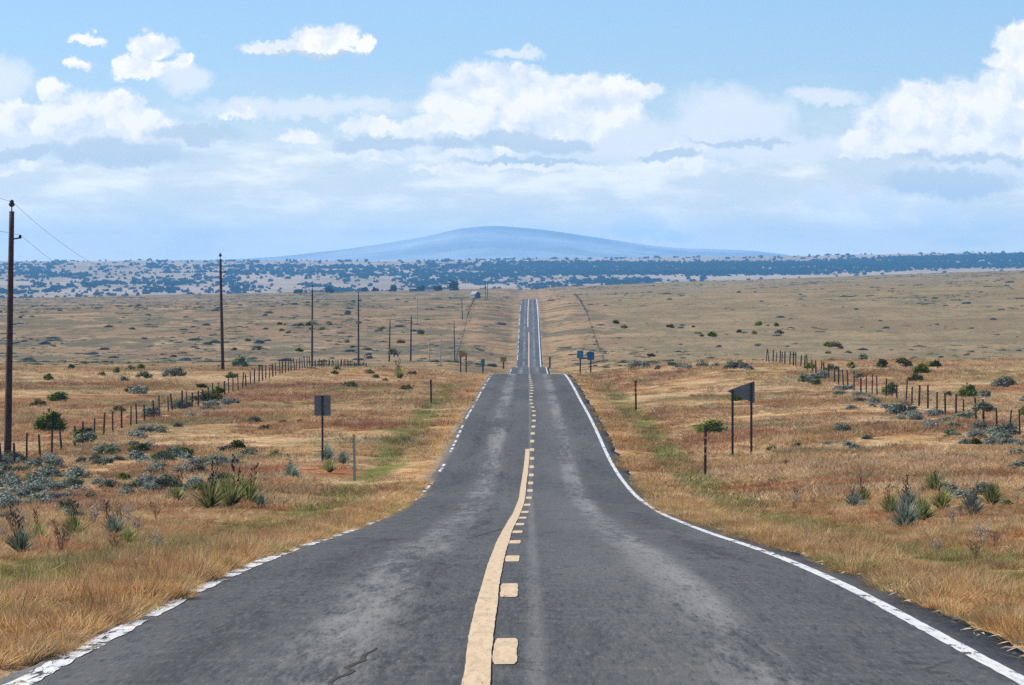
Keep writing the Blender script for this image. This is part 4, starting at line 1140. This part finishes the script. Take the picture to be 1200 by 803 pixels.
# ------------------------------------------------------------------ cattle
def cow(px, py, rz, label, mat, graze=False):
    x, d, z = place(px, py, 1000)
    V = [(-.75, 0, 1.15), (-.35, 0, 1.13), (.15, 0, 1.10), (.6, 0, 1.16)]                       # rump .. shoulder along +x
    E = [(0, 1), (1, 2), (2, 3)]; R = [.27, .33, .35, .30]
    def chain(start, pts, rads):
        p = start
        for q, r in zip(pts, rads):
            V.append(q); R.append(r); E.append((p, len(V) - 1)); p = len(V) - 1
        return p
    if graze:
        hd = chain(3, [(.95, 0, .95), (1.2, 0, .60), (1.33, 0, .34), (1.46, 0, .10)], [.19, .14, .14, .085])
        er = len(V) - 2
    else:
        hd = chain(3, [(.95, 0, 1.36), (1.18, 0, 1.55), (1.38, 0, 1.48), (1.58, 0, 1.33)], [.19, .14, .14, .085])
        er = len(V) - 3
    for s in (-1, 1):
        chain(er, [(V[er][0] - .03, s * .24, V[er][2] + .04)], [.035])                              # ears
        chain(3, [(.55, s * .2, .78), (.56, s * .2, .42), (.54, s * .2, .10), (.60, s * .2, .02)], [.13, .075, .05, .06])   # foreleg
        chain(0, [(-.66, s * .2, .80), (-.82, s * .2, .48), (-.76, s * .2, .10), (-.70, s * .2, .02)], [.17, .085, .05, .06])  # hind leg with hock
    chain(0, [(-1.03, 0, 1.12), (-1.08, 0, .6)], [.04, .035])                                      # tail
    me = bpy.data.meshes.new('cow'); me.from_pydata(V, E, [])
    o = link('cow', me, mat); o.location = (x, d, z); o.rotation_euler = (0, 0, rz)
    o.modifiers.new('body', 'SKIN'); sub = o.modifiers.new('smooth', 'SUBSURF'); sub.levels = 1; sub.render_levels = 2
    for q, r in enumerate(R):
        sv = me.skin_vertices[0].data[q]; sv.radius = (r, r); sv.use_root = (q == 1)
    return tag(o, label, 'cow')
cow(431.8, 419.6, math.pi + .15, 'reddish black cow grazing left of the short power pole', M['hide_red'], True)
cow(464.3, 419.4, -.6, 'black cow between the short pole and the stout pole', M['hide'])

# ------------------------------------------------------------------ sheds on the far ridge
def shed(px, d, w, dep, h, rz, label, roof_h=1.2):
    x = xt(px, d); z = float(ground(x, d))
    t = empty('farm_shed', (x, d, z), rz)
    MB().box((0, 0, h / 2 - .25), (w, dep, h + .5)).build('wall', M['barn'], t)
    mb = MB()
    o = .3
    mb.prism([(-w / 2 - o, h - .1), (0, h + roof_h), (w / 2 + o, h - .1), (w / 2 + o, h + .02), (0, h + roof_h + .14), (-w / 2 - o, h + .02)], -dep / 2 - o, dep / 2 + o).build('roof', M['roof'], t)
    MB().box((w * .15, -dep / 2 - .03, h * .42), (w * .35, .06, h * .84)).build('door', M['door_wood'], t)
    return tag(t, label, 'shed')
shed(557, 1960., 2.8, 4.5, 1.8, .5, 'small pale shed with a white roof on the far ridge left of the road')
shed(485, 2790., 6.5, 4, 1.6, .1, 'low pale roofed shed among the dark junipers before the mesa', .9)

# ------------------------------------------------------------------ air
def haze_box():
    x0, x1, y0, y1, z0, z1 = -13200, 13200, -300, 19300, -70., 152.
    mb = MB(); mb.box(((x0 + x1) / 2, (y0 + y1) / 2, (z0 + z1) / 2), (x1 - x0, y1 - y0, z1 - z0))
    m, nt, out = mat_new('thin_blue_air')
    pv = nt.new('ShaderNodeVolumePrincipled')
    pv.inputs['Color'].default_value = (.20, .53, .98, 1); pv.inputs['Density'].default_value = 7e-5; pv.inputs['Anisotropy'].default_value = .1
    nt.l.new(pv.outputs[0], out.inputs['Volume'])
    m.cycles.homogeneous_volume = True
    o = mb.build('haze', m)
    return tag(o, 'thin blue air softening the far mesa and mountain', 'haze', kind='stuff')
haze_box()

# ------------------------------------------------------------------ sun and sky
SUN_EL = math.radians(38); SUN_AZ = math.radians(-70)      # azimuth from the road's direction, negative to the left
sd = Vector((math.cos(SUN_EL) * math.sin(SUN_AZ), math.cos(SUN_EL) * math.cos(SUN_AZ), math.sin(SUN_EL)))
sl = bpy.data.lights.new('sun', 'SUN'); sl.energy = 4.7; sl.angle = math.radians(.53); sl.color = (1, .95, .87)
so = bpy.data.objects.new('sun', sl); COL.objects.link(so); so.location = sd * 50; so.rotation_euler = sd.to_track_quat('Z', 'Y').to_euler()

def build_world():
    w = bpy.data.worlds.new('World'); sc.world = w; w.use_nodes = True
    nt = NT(w.node_tree); nt.n.clear()
    out = nt.new('ShaderNodeOutputWorld')
    sky = nt.new('ShaderNodeTexSky', sky_type='NISHITA'); sky.sun_disc = False
    sky.sun_elevation = SUN_EL; sky.sun_rotation = SUN_AZ
    sky.altitude = 1800; sky.air_density = 1.0; sky.dust_density = .4; sky.ozone_density = 2.5
    S = .105
    bg0 = nt.new('ShaderNodeBackground'); nt.l.new(sky.outputs[0], bg0.inputs[0]); bg0.inputs[1].default_value = S
    tc = nt.new('ShaderNodeTexCoord'); D = tc.outputs['Generated']
    dx, dy, dz = nt.sep(D)[:]
    iy = nt.math('DIVIDE', F, nt.math('MAXIMUM', dy, .05))
    # sky angles: U to the right, V downwards, in 1/5000 rad, with the road's direction at (620, 310)
    U = nt.math('MULTIPLY_ADD', dx, iy, VX); Vv = nt.math('SUBTRACT', HY, nt.math('MULTIPLY', dz, iy))
    P0 = nt.comb(U, Vv, 0.)
    wob = nt.noise(P0, .022, 4, .6, 1)
    wob2 = nt.noise(P0, .085, 4, .65, 1)
    P = nt.vec('MULTIPLY_ADD', nt.vec('SUBTRACT', wob, (.5, .5, .5)), (44, 36, 0), P0)
    P = nt.vec('MULTIPLY_ADD', nt.vec('SUBTRACT', wob2, (.5, .5, .5)), (17, 17, 0), P)
    def field(blobs, base=-1.2, w0=1.0):
        cur = None
        for b in blobs:
            cx_, cy_, rx, ry = b[:4]; kb = b[4] if len(b) > 4 else 1.0; wt = b[5] * w0 if len(b) > 5 else w0
            q = nt.vec('MULTIPLY_ADD', P, (1 / rx, 1 / ry, 0), (-cx_ / rx, -cy_ / ry, 0))
            if kb != 1.0: q = nt.vec('MAXIMUM', q, nt.vec('MULTIPLY', q, (1, kb, 1)))
            dt = nt.vec('DOT_PRODUCT', q, q)
            v = nt.math('MULTIPLY_ADD', dt, -wt, wt)
            cur = v if cur is None else nt.math('SMOOTH_MAX', cur, v, .25)
        return nt.math('MAXIMUM', cur, base)
    crisp = [
        # towering cumulus in the middle
        (535, 122, 50, 36, 1.5), (575, 106, 55, 32, 1.4), (612, 104, 50, 28), (640, 120, 62, 36), (672, 112, 52, 26), (712, 108, 54, 18), (742, 105, 36, 9), (560, 146, 62, 20, 1.6), (645, 145, 88, 26), (705, 130, 50, 26),
        # great cloud at the right
        (1196, 48, 34, 27), (1186, 74, 34, 16), (1142, 128, 78, 38, 1.3), (1096, 120, 70, 26), (1190, 130, 62, 52), (1062, 142, 62, 34), (1034, 168, 52, 20, 1.6), (1100, 172, 105, 18, 1.7), (1190, 170, 80, 22), (1012, 182, 34, 8, 1.5),
        # small upper clouds at the left
        (374, 47, 36, 19, 1.3), (398, 46, 24, 19, 1.3), (338, 58, 58, 8), (429, 50, 13, 11), (352, 60, 74, 6), (180, 54, 28, 19), (152, 76, 25, 15), (215, 73, 13, 11), (172, 83, 44, 10), (102, 47, 24, 7, 1, .7), (94, 77, 21, 8, 1, .7),
        # bank at the left
        (62, 108, 20, 15), (112, 128, 40, 24), (142, 121, 26, 22), (40, 142, 52, 18), (86, 142, 62, 22), (152, 142, 40, 18), (12, 134, 32, 16), (18, 196, 36, 11, 1, .8), (190, 150, 30, 11, 1, .8),
        # pieces in the middle distance
        (440, 150, 38, 12, 1.4, .8), (495, 150, 28, 13, 1.4, .8), (452, 184, 44, 11, 1.4, .8), (568, 182, 52, 8, 1.4, .95), (600, 198, 190, 4, 1, .7), (352, 160, 34, 10, 1.4, .7), (279, 134, 30, 9, 1.4, .6), (800, 176, 32, 11, 1.4, .7), (812, 196, 56, 7, 1, .7),
    ]
    soft = [
        (850, 132, 62, 36), (888, 142, 50, 30), (826, 152, 46, 26), (612, 63, 34, 8), (355, 127, 150, 13), (970, 115, 60, 12), (100, 160, 150, 34), (700, 160, 120, 30),
        (1030, 240, 38, 22), (1075, 216, 30, 26), (965, 232, 34, 18), (1098, 245, 28, 26), (750, 264, 36, 18), (790, 276, 28, 10), (1145, 200, 60, 24), (215, 95, 40, 20), (900, 175, 120, 18), (5, 95, 40, 30),
    ]
    shade = [(592, 163, 42, 12), (650, 170, 50, 11), (140, 180, 92, 17), (20, 178, 60, 10), (445, 168, 60, 9), (530, 168, 26, 10), (872, 168, 62, 5), (1110, 214, 90, 18), (785, 183, 36, 6), (370, 66, 60, 3), (230, 155, 60, 12), (1150, 185, 90, 6, 1, .6), (620, 190, 80, 4)]
    nlo = nt.noise(P0, .024, 5, .52); nsh = nt.noise(P, .022, 4, .5); nlt = nt.noise(nt.vec('ADD', P, (-9., -14., 0.)), .022, 4, .5)
    fc = nt.math('ADD', field(crisp, -1.6, 1.55), nt.math('MULTIPLY_ADD', nlo, 1.5, -.75))
    wisp = nt.noise(nt.vec('MULTIPLY', P0, (.6, 1., 0)), .11, 5, .7)
    fc = nt.math('ADD', fc, nt.math('MULTIPLY_ADD', wisp, .34, -.17))
    a_c = nt.math('ADD', nt.math('MULTIPLY', nt.sstep(fc, -.50, .55), .55), nt.math('MULTIPLY', nt.sstep(fc, -.02, .60), .45))
    fs = nt.math('ADD', field(soft), nt.math('MULTIPLY_ADD', nlo, 1.3, -.75))
    a_s = nt.math('MULTIPLY', nt.sstep(fs, -.4, .8), .85)
    fg = nt.math('ADD', field(shade), nt.math('MULTIPLY_ADD', nlo, 1.1, -.55))
    a_g = nt.math('MULTIPLY', nt.sstep(fg, -.35, .6), .85)
    lit = nt.math('MULTIPLY_ADD', nt.math('ADD', nt.math('SUBTRACT', nsh, nlt), nt.math('MULTIPLY_ADD', wisp, .16, -.08)), 3.4, .74, clamp=True)
    c_c = nt.mix(lit, (.46, .52, .60), (.70, .68, .66))
    # clear air: the sky's own colour, thin high veil lower down
    skyc = nt.vec('MULTIPLY', sky.outputs[0], (S * .55, S * .635, S * .80))
    low = nt.sstep(Vv, 225., 300.)
    veilc = nt.mix(low, (.63, .615, .565), (.84, .755, .53))
    veil = nt.sstep(nt.math('ADD', Vv, nt.math('MULTIPLY', nt.noise(nt.vec('MULTIPLY', P0, (.4, 1.6, 0)), .03, 5, .6), 90.)), 110., 330.)
    c = nt.mix(nt.math('MULTIPLY', veil, .82), skyc, veilc)
    bank = nt.noise(nt.vec('MULTIPLY', P0, (.28, 1., 0)), .026, 5, .58)
    bk = nt.math('MULTIPLY', nt.sstep(bank, .45, .66), nt.math('MULTIPLY', nt.sstep(Vv, 130., 200.), nt.sstep(Vv, 330., 270.)))
    c = nt.mix(nt.math('MULTIPLY', bk, .75), c, (.80, .765, .68))
    c = nt.mix(nt.math('MULTIPLY', nt.math('MULTIPLY', nt.sstep(bank, .47, .34), nt.sstep(Vv, 130., 200.)), .35), c, (.46, .52, .56))
    c = nt.mix(a_s, c, (.57, .595, .625))
    c = nt.mix(a_c, c, c_c)
    c = nt.mix(a_g, c, (.37, .44, .51))
    bg1 = nt.new('ShaderNodeBackground'); nt.l.new(c, bg1.inputs[0]); bg1.inputs[1].default_value = 1
    # the clouds stand in the part of the sky ahead of the road
    inx = nt.math('MULTIPLY', nt.sstep(U, -520., -150.), nt.sstep(U, 1760., 1400.))
    iny = nt.math('MULTIPLY', nt.sstep(Vv, -420., -150.), nt.math('GREATER_THAN', dy, .3))
    ms = nt.new('ShaderNodeMixShader'); nt.l.new(nt.math('MULTIPLY', inx, iny), ms.inputs[0])
    nt.l.new(bg0.outputs[0], ms.inputs[1]); nt.l.new(bg1.outputs[0], ms.inputs[2]); nt.l.new(ms.outputs[0], out.inputs[0])
    w.cycles.sampling_method = 'MANUAL'; w.cycles.sample_map_resolution = 512
build_world()

# ------------------------------------------------------------------ camera and view
cd = bpy.data.cameras.new('camera'); cam = bpy.data.objects.new('camera', cd); COL.objects.link(cam)
cd.sensor_fit = 'HORIZONTAL'; cd.sensor_width = 36; cd.lens = 36 * F / 1200
cd.clip_start = .1; cd.clip_end = 200000
cam.location = (0, 0, 0)
cam.rotation_euler = (math.radians(90) - math.atan((401.5 - HY) / F), 0, math.atan((VX - 600) / F))
sc.camera = cam
sc.view_settings.view_transform = 'Standard'; sc.view_settings.look = 'None'; sc.view_settings.exposure = 0.7; sc.view_settings.gamma = 1
sc.view_settings.use_curve_mapping = False
cy = sc.cycles
cy.max_bounces = 5; cy.diffuse_bounces = 2; cy.glossy_bounces = 1; cy.transmission_bounces = 2; cy.transparent_max_bounces = 8; cy.volume_bounces = 2
cy.use_denoising = False
